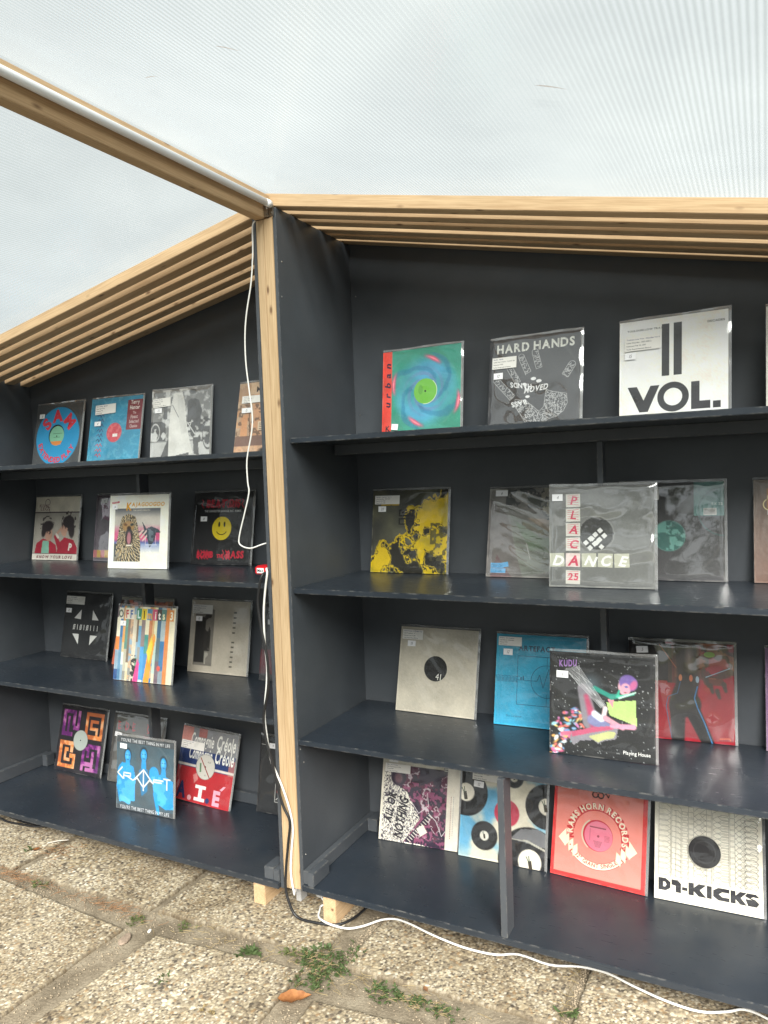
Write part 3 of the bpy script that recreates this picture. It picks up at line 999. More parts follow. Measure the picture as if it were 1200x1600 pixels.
cable2 = tube("cable", [(-.099, -.004, 1.052), (-.104, -.020, 1.042), (-.114, -.024, 1.0), (-.121, -.024, .944), (-.11, -.024, .854), (-.092, -.026, .774), (-.090, -.026, .694), (-.101, -.024, .634),
               (-.118, -.024, .566), (-.114, -.024, .494), (-.094, -.024, .422), (-.072, -.024, .326), (-.052, -.024, .264), (-.029, -.024, .218),
               (-.039, -.024, .143), (-.052, -.024, .056), (-.056, -.026, -.011), (-.044, -.030, -.055), (-.013, -.030, -.1030), (.066, -.030, -.1045), (.131, -.012, -.1045), (.161, .030, -.1045), (.173, .085, -.1045), (.18, .2, -.1045), (.2, .5, -.1045)],
     .0045, BLACK_RUBBER)
tag(cable2, "thick black cable running from the red socket box down the post to the paving", "cable")
cable3 = tube("cable", [(-.098, .02, 1.060), (-.093, -.006, 1.066), (-.082, -.018, 1.052), (-.096, -.013, .999), (-.107, -.013, .918), (-.108, -.013, .82), (-.103, -.013, .738), (-.108, -.013, .671), (-.119, -.012, .604), (-.122, -.012, .537),
               (-.107, -.010, .416), (-.089, -.010, .376), (-.063, -.010, .323), (-.038, -.010, .252), (-.028, -.010, .188), (-.037, -.010, .112), (-.044, -.010, .044), (-.040, -.010, -.005), (-.034, -.010, -.034), (-.037, -.004, -.046), (-.044, .010, -.045), (-.047, .03, -.036)],
     .0036, WHITE_CABLE)
tag(cable3, "white cable running down the front of the post beside the black one", "cable")
cable4 = tube("cable", [(.02, .20, -.075), (.01, .12, -.078), (.012, .085, -.080), (.035, .062, -.082), (.060, .055, -.088), (.036, .060, -.100), (.028, .055, -.1045), (.034, .042, -.1045), (.053, .002, -.1045), (.095, -.024, -.098), (.141, -.028, -.0985), (.18, -.014, -.1040), (.217, .02, -.1050), (.253, .07, -.105), (.293, .094, -.105), (.349, .09, -.105),
               (.444, .065, -.105), (.555, .047, -.105), (.652, .053, -.105), (.719, .083, -.105), (.816, .074, -.105), (.9, .102, -.105), (.977, .105, -.105), (1.048, .081, -.105), (1.141, .055, -.105), (1.228, .049, -.105), (1.294, .078, -.105), (1.335, .105, -.105), (1.392, .092, -.105), (1.52, .02, -.105), (1.75, .03, -.105)],
     .0034, WHITE_CABLE)
tag(cable4, "long white cable snaking over the paving along the front of the right bay", "cable")
plug = box("cable_plug", (-.004, .028), (.075, .115), (-.090, -.070), GREY_PLASTIC, None, .004)
tag(plug, "small grey cable connector tucked under the stall next to the wooden foot", "plug")
cable5 = tube("cable", [(-1.95, .10, -.1050), (-1.757, .065, -.105), (-1.682, .066, -.105), (-1.608, .053, -.105), (-1.531, .059, -.105), (-1.415, .082, -.105), (-1.25, .2, -.105), (-1.1, .4, -.105)], .0045, BLACK_RUBBER)
tag(cable5, "black cable lying on the paving under the far end of the left bay", "cable")
cable6 = tube("cable", [(-1.95, .13, -.1050), (-1.70, .10, -.105), (-1.60, .075, -.096), (-1.50, .080, -.105), (-1.38, .12, -.105), (-1.25, .3, -.105)], .0040, BLACK_RUBBER)
tag(cable6, "second thinner black cable curving deeper under the left bay", "cable")

# ------------------------------------------------------------------ weeds, leaves, debris
def leafmat(name, c1, c2, rough=.55):
    m, nt, out = newmat(name)
    b = N(nt, "ShaderNodeBsdfPrincipled", Roughness=rough)
    b.inputs['Specular IOR Level'].default_value = .3
    tc = N(nt, "ShaderNodeTexCoord")
    n = N(nt, "ShaderNodeTexNoise", Scale=60, Detail=3)
    nt.links.new(tc.outputs['Object'], n.inputs['Vector'])
    r = ramp(nt, [(.3, c1), (.7, c2)])
    nt.links.new(n.outputs['Fac'], r.inputs['Fac'])
    nt.links.new(r.outputs['Color'], b.inputs['Base Color'])
    tl = N(nt, "ShaderNodeBsdfTranslucent")
    nt.links.new(r.outputs['Color'], tl.inputs['Color'])
    mxs = N(nt, "ShaderNodeMixShader", Fac=.22)
    nt.links.new(b.outputs['BSDF'], mxs.inputs[1])
    nt.links.new(tl.outputs[0], mxs.inputs[2])
    nt.links.new(mxs.outputs[0], out.inputs['Surface'])
    return m
GREEN = leafmat("weed_green", (.042, .068, .022), (.095, .135, .05))
GREEN2 = leafmat("weed_olive", (.07, .09, .03), (.14, .16, .06))
STRAW = leafmat("dry_grass", (.22, .16, .07), (.36, .28, .14))
ORANGE = leafmat("dry_leaf_orange", (.22, .085, .03), (.38, .165, .06))
BROWN = leafmat("dry_leaf_brown", (.20, .10, .05), (.34, .17, .08))

def leaf_geo(V, F, p, d, n, L, W, curl=.2, seg=3):
    """a pointed leaf as a bent strip"""
    s = d.cross(n).normalized()
    b = len(V)
    for i in range(seg + 1):
        t = i / seg
        wdt = W * math.sin(math.pi * min(1, .12 + .88 * t) ** .8) * .5 if 0 < i < seg else (W * .12 if i == 0 else W * .04)
        c = p + d * (L * t) + n * (curl * L * (t - t * t * 1.4))
        V.append(c + s * wdt + n * (.12 * wdt))
        V.append(c - s * wdt + n * (.12 * wdt))
    for i in range(seg):
        F.append((b + 2 * i, b + 2 * i + 1, b + 2 * i + 3, b + 2 * i + 2))

def weed(x, y, rx, ry, n, size, mat, label, seed, group=None, upright=.5):
    rnd = random.Random(seed)
    V, F = [], []
    zg = soil_h(x, y)
    for k in range(n):
        a = rnd.uniform(0, 6.283)
        r = math.sqrt(rnd.random())
        p = Vector((rx * 1.3 * r * math.cos(a), ry * 1.25 * r * math.sin(a), rnd.uniform(0, .007) * (1.2 - r)))
        az = rnd.uniform(0, 6.283)
        el = rnd.uniform(.05, upright) * 1.4
        # a short stem with three to five leaflets
        st = Vector((math.cos(az) * math.cos(el), math.sin(az) * math.cos(el), math.sin(el)))
        q = p + st * rnd.uniform(.4, 1.4) * size
        leaf_geo(V, F, p, st, Vector((0, 0, 1)), (q - p).length, size * .09, .1, 2)
        for j in range(rnd.randint(3, 5)):
            az2 = az + rnd.uniform(-1.6, 1.6)
            e2 = rnd.uniform(-.15, .7)
            d = Vector((math.cos(az2) * math.cos(e2), math.sin(az2) * math.cos(e2), math.sin(e2)))
            nn = Vector((rnd.uniform(-.5, .5), rnd.uniform(-.5, .5), 1)).normalized()
            leaf_geo(V, F, q - st * rnd.uniform(0, .5) * size, d, nn, size * rnd.uniform(.5, 1.1), size * rnd.uniform(.3, .5), .15)
    o = mesh_obj("weed", V, F, mat, None, (x, y, max(zg, ZG - .006)))
    tag(o, label, "weed", group)
    return o
weed(-.517, -.262, .026, .020, 22, .012, GREEN2, "small olive tuft of weed at the corner of the slab below the left bay", 1, "weeds in the paving joints")
weed(-.330, -.205, .022, .018, 16, .012, GREEN2, "faint sparse weed in the wide sandy joint left of the flat broad-leaved one", 2, "weeds in the paving joints")
weed(-.045, -.232, .030, .020, 14, .024, GREEN, "flat broad-leaved dark green weed in the sandy joint", 3, "weeds in the paving joints", .25)
weed(-.222, -.440, .012, .010, 8, .015, GREEN, "tiny green weed alone on the middle of the large front slab", 4, "weeds in the paving joints", .3)
weed(.085, -.190, .040, .024, 24, .014, GREEN2, "thin wispy weed between the broad-leaved one and the big green mat", 5, "weeds in the paving joints", .9)
weed(.172, -.170, .052, .045, 95, .014, GREEN, "big dense green weed mat where the paving joints cross", 6, "weeds in the paving joints", .8)
weed(.205, -.262, .045, .042, 60, .014, GREEN, "lower spread of green weed just behind the orange dry leaf", 7, "weeds in the paving joints", .6)
weed(.245, -.115, .028, .040, 26, .012, GREEN, "narrow weed in the joint running under the stall by the wooden foot", 8, "weeds in the paving joints", .7)
weed(.262, -.200, .022, .016, 18, .014, GREEN, "small weed on the slab edge right of the dense green mat", 9, "weeds in the paving joints")
weed(.425, -.226, .045, .026, 55, .014, GREEN, "left and tallest clump of the green weed strip in the front joint", 10, "weeds in the paving joints", .8)
weed(.515, -.224, .055, .020, 48, .012, GREEN, "middle low stretch of the green weed strip in the front joint", 11, "weeds in the paving joints", .6)
weed(.607, -.228, .035, .018, 28, .012, GREEN, "thinning right end of the green weed strip in the front joint", 12, "weeds in the paving joints", .6)
weed(.900, -.103, .018, .014, 5, .022, GREEN, "two-leaved clover-like sprout in the joint under the right bay", 13, "weeds in the paving joints", .3)
weed(-1.028, -.235, .030, .014, 18, .012, GREEN2, "dull weed in the needle-filled joint under the left bay", 14, "weeds in the paving joints")
weed(-1.285, -.075, .016, .014, 9, .014, GREEN, "small weed beside the little yellow leaf at the far left slab corner", 15, "weeds in the paving joints")
weed(.000, -.500, .020, .016, 14, .012, STRAW, "pale dried grass tuft on the large front slab near the bottom edge", 16, "weeds in the paving joints", .8)

def dry_leaf(x, y, az, L, W, mat, label, curl=.35, z=None):
    V, F = [], []
    n, m = 12, 7
    for i in range(n + 1):
        t = i / n
        wd = W * .5 * math.sin(math.pi * t ** .75) * (1 + .12 * math.sin(t * 19)) + .0006
        for j in range(m):
            s = (j / (m - 1)) * 2 - 1
            V.append((L * (t - .5), s * wd, .004 + curl * L * (.35 * (t - .5) ** 2 * 2 + .25 * s * s * math.sin(math.pi * t)) + .0012 * math.sin(t * 30 + abs(s) * 5)))
    for i in range(n):
        for j in range(m - 1):
            F.append((i * m + j, i * m + j + 1, (i + 1) * m + j + 1, (i + 1) * m + j))
    b = len(V)
    for k in range(4):
        V += [(-L * .5 - k * .006, -.0007, .006 + k * .0006), (-L * .5 - k * .006, .0007, .006 + k * .0006)]
    for k in range(3):
        F.append((b + 2 * k, b + 2 * k + 1, b + 2 * k + 3, b + 2 * k + 2))
    o = mesh_obj("dry_leaf", V, F, mat, None, (x, y, ZG if z is None else z), (0, 0, az), smooth=True)
    tag(o, label, "leaf", "dry fallen leaves")
dry_leaf(.200, -.360, .55, .095, .050, ORANGE, "curled orange-brown dry leaf lying at the edge of the weeds", .5)
dry_leaf(-1.262, -.062, 1.0, .030, .018, ORANGE, "tiny yellow-orange leaf on the slab at the far left", .2)
dry_leaf(.520, -.170, 2.4, .022, .012, BROWN, "tiny brown leaf scrap behind the green weed strip", .3)
dry_leaf(-.12, -.62, 2.0, .024, .013, BROWN, "small reddish leaf scrap on the front slab at the bottom edge", .3)

def stone(x, y, r, label, seed, flat=.4, mat=None):
    rnd = random.Random(seed)
    bm = bmesh.new()
    bmesh.ops.create_icosphere(bm, subdivisions=2, radius=1)
    for v in bm.verts:
        k = 1 + rnd.uniform(-.14, .14)
        v.co = Vector((v.co.x * r * k * 1.35, v.co.y * r * k * .8, v.co.z * r * flat * k))
    o = bm_obj("stone_chip", bm, mat or simple("stone_chip_%d" % seed, (.26, .20, .15), .85, .2, .25, 90, .4), None, (x, y, soil_h(x, y) + r * flat * .7), (0, 0, rnd.uniform(0, 3)))
    tag(o, label, "stone", "loose stones on the paving")
stone(-.472, -.345, .022, "flat brown stone chip lying in the sandy joint", 3, .32)
stone(-.435, -.275, .007, "tiny white pebble in the sandy joint by the weed tuft", 4, .7, simple("white_pebble", (.62, .6, .55), .7))
stone(-.62, -.10, .008, "dark splinter of stone on the slab under the left bay", 5, .4, simple("dark_pebble", (.08, .07, .06), .7))

TWIG = simple("bare_twig", (.50, .46, .40), .8, .2, .2, 60)
TWIG_D = simple("brown_needles", (.20, .11, .055), .8, .2, .3, 60)
t_ = tube("twig", [(-1.262, -.012, ZG + .004), (-1.235, .016, ZG + .006), (-1.20, .044, ZG + .005)], .0022, TWIG, None, 6, 3)
tag(t_, "short pale twig on the paving at the edge of the left bay's shade", "twig")

def litter(name, spots, n, seed, mat, L=(.02, .06), r=.0006):
    rnd = random.Random(seed)
    V, F = [], []
    for k in range(n):
        cx, cy, sx, sy = spots[rnd.randrange(len(spots))]
        x, y = rnd.gauss(cx, sx), rnd.gauss(cy, sy)
        a = rnd.uniform(0, 6.28)
        l = rnd.uniform(*L)
        b = len(V)
        bend = rnd.uniform(-.25, .25) * l
        for i in range(4):
            t = i / 3 - .5
            px, py = x + math.cos(a) * l * t - math.sin(a) * bend * (t * t * 4), y + math.sin(a) * l * t + math.cos(a) * bend * (t * t * 4)
            z = ZG + .0015 + rnd.uniform(0, .002)
            V += [(px - math.sin(a) * r, py + math.cos(a) * r, z), (px + math.sin(a) * r, py - math.cos(a) * r, z), (px, py, z + r * 1.6)]
        for i in range(3):
            for j in range(3):
                F.append((b + 3 * i + j, b + 3 * i + (j + 1) % 3, b + 3 * i + 3 + (j + 1) % 3, b + 3 * i + 3 + j))
    o = mesh_obj(name, V, F, mat)
    tag(o, kind='stuff')
    return o
litter("pine_needles", [(-1.20, -.235, .07, .018), (-1.16, -.03, .04, .03), (-.80, -.235, .18, .014), (-.62, -.235, .07, .012), (-1.05, -.235, .1, .014)], 240, 21, TWIG_D)
litter("dry_grass", [(.10, -.20, .1, .03), (.45, -.22, .12, .02), (-.25, -.23, .12, .03), (.9, -.02, .012, .09), (.20, -.24, .05, .05), (.19, -.18, .04, .04), (.52, -.225, .07, .015), (-1.0, .0, .15, .06)], 260, 22, STRAW, (.02, .05))

def grit(name, n, seed):
    """loose grains swept into the joints"""
    rnd = random.Random(seed)
    V, F, = [], []
    lines = [((-1.2, -.235), (-.5, -.245), .022), ((-.50, -.24), (.16, -.2), .035), ((-.48, -.30), (-.48, -.95), .03), ((.22, -.24), (.92, -.21), .035), ((.21, -.33), (.21, -.9), .03), ((.235, -.15), (.24, .1), .016), ((.91, -.2), (.913, .2), .006)]
    for k in range(n):
        a, b, s = lines[rnd.randrange(len(lines))]
        t = rnd.random()
        x, y = a[0] + (b[0] - a[0]) * t + rnd.gauss(0, s), a[1] + (b[1] - a[1]) * t + rnd.gauss(0, s)
        r = rnd.uniform(.0012, .0042)
        z = soil_h(x, y) + r * .5
        bidx = len(V)
        for d in ((1, 0, 0), (0, 1, 0), (-1, 0, 0), (0, -1, 0), (0, 0, .8), (0, 0, -.8)):
            k2 = r * rnd.uniform(.7, 1.25)
            V.append((x + d[0] * k2, y + d[1] * k2, z + d[2] * k2))
        for q in ((0, 1, 4), (1, 2, 4), (2, 3, 4), (3, 0, 4), (1, 0, 5), (2, 1, 5), (3, 2, 5), (0, 3, 5)):
            F.append(tuple(bidx + i for i in q))
    o = mesh_obj(name, V, F, simple("grit_grain", (.27, .22, .155), .9, .1, .5, 130))
    tag(o, kind='stuff')
grit("joint_grit", 1800, 5)

# leaf litter lying on top of the roof sheets, seen as soft marks through them
def roof_leaf(x, y, az, L, label):
    z = ZR - SR * abs(x) + .0065 + .012 + DROP * .55 * y + .004
    V, F = [], []
    leaf_geo(V, F, Vector((0, 0, 0)), Vector((1, 0, 0)), Vector((0, 0, 1)), L, L * .075, .05, 6)
    o = mesh_obj("dry_leaf", V, F, BROWN, None, (x, y, z + .002), (0, math.atan(SR) if x > 0 else -math.atan(SR), az))
    tag(o, label, "leaf", "dry fallen leaves")

roof_leaf(.455, -.842, .5, .050, "dark curved scuff of leaf on the roof sheet above the ridge beam")
roof_leaf(1.016, -.596, .35, .062, "thin dark leaf stalk on the roof sheet above the right bay")
roof_leaf(.177, -.744, -.1, .045, "faint thin leaf stalk on the roof close to the white tube")

# ------------------------------------------------------------------ flat print for the record covers
GLY = {}
def glyph(ch, bold=0.0):
    k = (ch, bold)
    if k in GLY: return GLY[k]
    cu = bpy.data.curves.new("glyph", 'FONT')
    cu.body = ch
    cu.size = 1
    cu.resolution_u = 3
    cu.offset = bold
    cu.fill_mode = 'FRONT'
    ob = bpy.data.objects.new("glyph", cu)
    me = bpy.data.meshes.new_from_object(ob)
    v = np.array([p.co[:2] for p in me.vertices], float).reshape(-1, 2)
    f = [tuple(p.vertices) for p in me.polygons]
    bpy.data.objects.remove(ob)
    bpy.data.curves.remove(cu)
    bpy.data.meshes.remove(me)
    if len(v) == 0: v = np.zeros((0, 2))
    x0, x1 = (v[:, 0].min(), v[:, 0].max()) if len(v) else (0, .28)
    GLY[k] = (v, f, x0, x1)
    return GLY[k]

def vnoise(n, cells, seed, octaves=4, gain=.5):
    r = np.random.default_rng(seed)
    out = np.zeros((n, n))
    amp, tot = 1.0, 0.0
    for o in range(octaves):
        c = int(cells * 2 ** o)
        g = r.random((c + 2, c + 2))
        t = np.linspace(0, c, n, endpoint=False)
        i = t.astype(int)
        f = t - i
        f = f * f * (3 - 2 * f)
        a = g[i][:, i] * (1 - f)[None, :] + g[i][:, i + 1] * f[None, :]
        b = g[i + 1][:, i] * (1 - f)[None, :] + g[i + 1][:, i + 1] * f[None, :]
        out += amp * (a * (1 - f)[:, None] + b * f[:, None])
        tot += amp
        amp *= gain
    return out / tot

class Art:
    """one cover: an optional painted ground of n x n dots and crisp shapes and letters over it; u to the right, v down, both 0..1"""
    def __init__(s, bg, n=0):
        s.bg = hexrgb(bg)
        s.n = n
        s.P = []
        s.lay = 0
        if n:
            s.img = np.ones((n, n, 3)) * s.bg
            t = (np.arange(n) + .5) / n
            s.U, s.V = np.meshgrid(t, t)
    # painted ground
    def mix(s, mask, col):
        m = np.clip(mask, 0, 1)[..., None]
        s.img = s.img * (1 - m) + hexrgb(col) * m if not (isinstance(col, np.ndarray) and col.ndim == 3) else s.img * (1 - m) + col * m
    def soft(s, d, w=.012): return np.clip(.5 - d / w, 0, 1)
    def ell(s, cu, cv, ru, rv, col, ang=0, w=.02):
        a = math.radians(ang)
        x, y = s.U - cu, s.V - cv
        X, Y = x * math.cos(a) + y * math.sin(a), -x * math.sin(a) + y * math.cos(a)
        d = (np.sqrt((X / ru) ** 2 + (Y / rv) ** 2) - 1) * min(ru, rv)
        s.mix(s.soft(d, w), col)
    def cap(s, p, q, r0, r1, col, w=.015):
        p, q = np.array(p), np.array(q)
        d = q - p
        t = np.clip(((s.U - p[0]) * d[0] + (s.V - p[1]) * d[1]) / (d @ d + 1e-9), 0, 1)
        dist = np.hypot(s.U - p[0] - t * d[0], s.V - p[1] - t * d[1]) - (r0 + (r1 - r0) * t)
        s.mix(s.soft(dist, w), col)
    def pmask(s, pts):
        m = np.zeros_like(s.U, bool)
        n = len(pts)
        for i in range(n):
            x0, y0 = pts[i]
            x1, y1 = pts[(i + 1) % n]
            c = ((y0 > s.V) != (y1 > s.V)) & (s.U < (x1 - x0) * (s.V - y0) / ((y1 - y0) or 1e-9) + x0)
            m ^= c
        return m.astype(float)
    def pfill(s, pts, col): s.mix(s.pmask(pts), col)
    def box_(s, u0, v0, u1, v1, col): s.mix(((s.U >= u0) & (s.U < u1) & (s.V >= v0) & (s.V < v1)).astype(float), col)
    def ns(s, cells, seed, oc=4, gain=.5): return vnoise(s.n, cells, seed, oc, gain)
    # crisp shapes
    def add(s, v, f, col):
        s.lay += 1
        s.P.append((np.asarray(v, float), f, hexrgb(col), s.lay))
    def rect(s, u0, v0, u1, v1, col, rot=0):
        c = np.array([(u0 + u1) / 2, (v0 + v1) / 2])
        a = math.radians(rot)
        R = np.array([[math.cos(a), -math.sin(a)], [math.sin(a), math.cos(a)]])
        v = (np.array([(u0, v0), (u0, v1), (u1, v1), (u1, v0)]) - c) @ R.T + c
        s.add(v, [(0, 1, 2, 3)], col)
    def poly(s, pts, col):
        a = sum(p[0] * q[1] - q[0] * p[1] for p, q in zip(pts, pts[1:] + pts[:1]))
        if a > 0: pts = pts[::-1]
        s.add(pts, [tuple(range(len(pts)))], col)
    def disc(s, cu, cv, r, col, n=40, rv=None):
        rv = rv or r
        s.add([(cu + r * math.cos(-2 * math.pi * k / n), cv + rv * math.sin(-2 * math.pi * k / n)) for k in range(n)], [tuple(range(n))], col)
    def ring(s, cu, cv, r0, r1, col, a0=0, a1=360, n=40):
        v = []
        for k in range(n + 1):
            a = math.radians(a0 + (a1 - a0) * k / n - 90)
            v += [(cu + r0 * math.cos(a), cv + r0 * math.sin(a)), (cu + r1 * math.cos(a), cv + r1 * math.sin(a))]
        s.add(v, [(2 * k, 2 * k + 1, 2 * k + 3, 2 * k + 2)[::-1] for k in range(n)], col)
    def line(s, pts, wd, col):
        v, f = [], []
        for p, q in zip(pts[:-1], pts[1:]):
            d = np.array(q, float) - np.array(p, float)
            l = np.hypot(*d) or 1e-6
            m = np.array([-d[1], d[0]]) / l * wd / 2
            e = d / l * wd * .3
            b = len(v)
            v += [p - m - e, p + m - e, q + m + e, q - m + e]
            f.append((b, b + 1, b + 2, b + 3))
        s.add(v, f, col)
    def lines(s, segs, wd, col):
        v, f = [], []
        for p, q in segs:
            d = np.array(q, float) - np.array(p, float)
            m = np.array([-d[1], d[0]]) / (np.hypot(*d) or 1e-6) * wd / 2
            b = len(v)
            v += [p - m, p + m, q + m, q - m]
            f.append((b, b + 1, b + 2, b + 3))
        s.add(v, f, col)
    def width(s, t, h, bold=0, xs=1, sp=.09):
        em = h / .73
        return sum((glyph(c, bold)[3] - glyph(c, bold)[2] + sp) * em * xs if c != ' ' else .30 * em * xs for c in t) - sp * em * xs
    def t(s, txt, u, v, h, col, bold=0.0, xs=1.0, shear=0.0, rot=0.0, sp=.09, align='l'):
        em = h / .73
        wd = s.width(txt, h, bold, xs, sp)
        x = {'l': 0, 'c': -wd / 2, 'r': -wd}[align]
        a = math.radians(rot)
        V, F = [], []
        n = 0
        for c in txt:
            if c == ' ':
                x += .30 * em * xs
                continue
            g, f, x0, x1 = glyph(c, bold)
            X = (g[:, 0] - x0) * em * xs + x + g[:, 1] * em * shear
            Y = -g[:, 1] * em
            V.append(np.stack([u + X * math.cos(a) - Y * math.sin(a), v + X * math.sin(a) + Y * math.cos(a)], 1))
            F += [tuple(i + n for i in q) for q in f]
            n += len(g)
            x += (x1 - x0 + sp) * em * xs
        if V: s.add(np.concatenate(V), F, col)
    def arc(s, txt, cu, cv, r, mid, h, col, bold=0.0, xs=1.0, sp=.12, under=False):
        """letters round a circle, mid = clock angle of the middle; under = read along the bottom"""
        em = h / .73
        wd = s.width(txt, h, bold, xs, sp)
        x = -wd / 2
        V, F = [], []
        n = 0
        for c in txt:
            if c == ' ':
                x += .30 * em * xs
                continue
            g, f, x0, x1 = glyph(c, bold)
            cw = (x1 - x0) * em * xs
            th = (x + cw / 2) / r
            if not under:
                a = math.radians(mid) + th
                X = (g[:, 0] - (x0 + x1) / 2) * em * xs
                rr = r + g[:, 1] * em
                px = cu + rr * math.sin(a) + X * math.cos(a)
                py = cv - rr * math.cos(a) + X * math.sin(a)
            else:
                a = math.radians(mid) - th
                X = (g[:, 0] - (x0 + x1) / 2) * em * xs
                rr = r - g[:, 1] * em
                px = cu + rr * math.sin(a) - X * math.cos(a)
                py = cv - rr * math.cos(a) - X * math.sin(a)
            V.append(np.stack([px, py], 1))
            F += [tuple(i + n for i in q) for q in f]
            n += len(g)
            x += cw + sp * em * xs
        if V: s.add(np.concatenate(V), F, col)

def ink_mesh(name, vs, fs, cols, parent):
    """vs list of (n,3) arrays, fs list of face lists, cols list of (n,3) sRGB"""
    V = np.concatenate(vs)
    C = np.clip(np.concatenate(cols), 0, 1)
    C = np.where(C <= .04045, C / 12.92, ((C + .055) / 1.055) ** 2.4)
    C = np.minimum(C * 1.10, .86)
    F = []
    o = 0
    for v, f in zip(vs, fs):
        F += [tuple(i + o for i in q) for q in f]
        o += len(v)
    me = bpy.data.meshes.new(name)
    me.from_pydata(V.tolist(), [], F)
    at = me.color_attributes.new("ink", 'FLOAT_COLOR', 'POINT')
    at.data.foreach_set("color", np.concatenate([C, np.ones((len(C), 1))], 1).ravel())
    me.materials.append(INK)
    me.update()
    ob = bpy.data.objects.new(name, me)
    COL.objects.link(ob)
    ob.parent = parent
    return ob

HS = .3185           # outer bag
S_ = .3085           # card sleeve
SX0, SZ1 = -HS / 2 + .0018, .3098

def put(pts, y):
    p = np.asarray(pts, float)
    return np.stack([SX0 + p[:, 0] * S_, np.full(len(p), y), SZ1 - p[:, 1] * S_], 1)

def build_print(art, parent, name="cover_print", y0=-.0003):
    vs, fs, cs = [], [], []
    if not art.n and not getattr(art, 'nobg', False):
        art.n = 72
        art.img = np.ones((72, 72, 3)) * art.bg
        t = (np.arange(72) + .5) / 72
        art.U, art.V = np.meshgrid(t, t)
    if art.n:
        n = art.n
        # printed card is never perfectly even: paper grain, rubbed border, the ring a disc presses into the sleeve
        sd = int(abs(art.img[n // 3, n // 3].sum() * 1000)) + n + len(art.P)
        g = vnoise(n, 5, sd, 4, .6)[..., None]
        f = np.random.default_rng(sd).normal(0, .018, (n, n, 1))
        art.img = art.img * (.90 + .20 * g + f)
        ed = np.minimum(np.minimum(art.U, 1 - art.U), np.minimum(art.V, 1 - art.V))
        wear = np.clip(1 - ed / .022, 0, 1) * np.clip((vnoise(n, 14, sd + 1, 3) - .45) * 4, 0, 1) * .45
        rr = np.hypot(art.U - .5, art.V - .5)
        wear = wear + np.exp(-((rr - .468) / .012) ** 2) * np.clip((vnoise(n, 6, sd + 2, 3) - .42) * 3, 0, 1) * .13
        art.mix(wear, '#b9b4aa')
        t = np.arange(n) / (n - 1)
        u, v = np.meshgrid(t, t)
        vs.append(put(np.stack([u.ravel(), v.ravel()], 1), y0))
        i = np.arange(n * n).reshape(n, n)
        fs.append(np.stack([i[:-1, :-1], i[1:, :-1], i[1:, 1:], i[:-1, 1:]], -1).reshape(-1, 4).tolist())
        cs.append(art.img.reshape(-1, 3))
    elif not getattr(art, 'nobg', False):
        vs.append(put([(0, 0), (0, 1), (1, 1), (1, 0)], y0))
        fs.append([(0, 1, 2, 3)])
        cs.append(np.tile(art.bg, (4, 1)))
    for v, f, c, l in art.P:
        vs.append(put(v, y0 - .00006 - l * .000022))
        fs.append(f)
        cs.append(np.tile(c, (len(v), 1)))
    return ink_mesh(name, vs, fs, cs, parent)

def small_card(name, parent, u, v, wu, hv, lines, rot=0, bg='#dedcd6', num=None):
    a = Art(bg)
    a.P = []
    ar = math.radians(rot)
    if lines:
        h = hv * .105
        for k, l in enumerate(lines):
            y = v + hv * (.2 + k * .235 if k else .2)
            a.t(l, u + wu * .05, y, h, '#3a3a40' if k else '#23236a', .012, 1.0)
    if num:
        a.t(num, u + wu * .5, v + hv * .74, hv * .5, '#55555c', -.004, .9, .25, 0, .1, 'c')
    y = -.0050
    base = np.array([(u, v), (u, v + hv), (u + wu, v + hv), (u + wu, v)])
    c = np.array([u + wu / 2, v + hv / 2])
    R = np.array([[math.cos(ar), -math.sin(ar)], [math.sin(ar), math.cos(ar)]])
    f = lambda p: (np.asarray(p) - c) @ R.T + c
    vs, fs, cs = [put(f(base), y)], [[(0, 1, 2, 3)]], [np.tile(hexrgb(bg), (4, 1))]
    back = put(f(base), y + .0004)
    vs.append(back); fs.append([(3, 2, 1, 0)]); cs.append(np.tile(hexrgb(bg), (4, 1)))
    for vv, ff, cc, l in a.P:
        vs.append(put(f(vv), y - .00005 - l * .00002))
        fs.append(ff)
        cs.append(np.tile(cc, (len(vv), 1)))
    return ink_mesh(name, vs, fs, cs, parent)

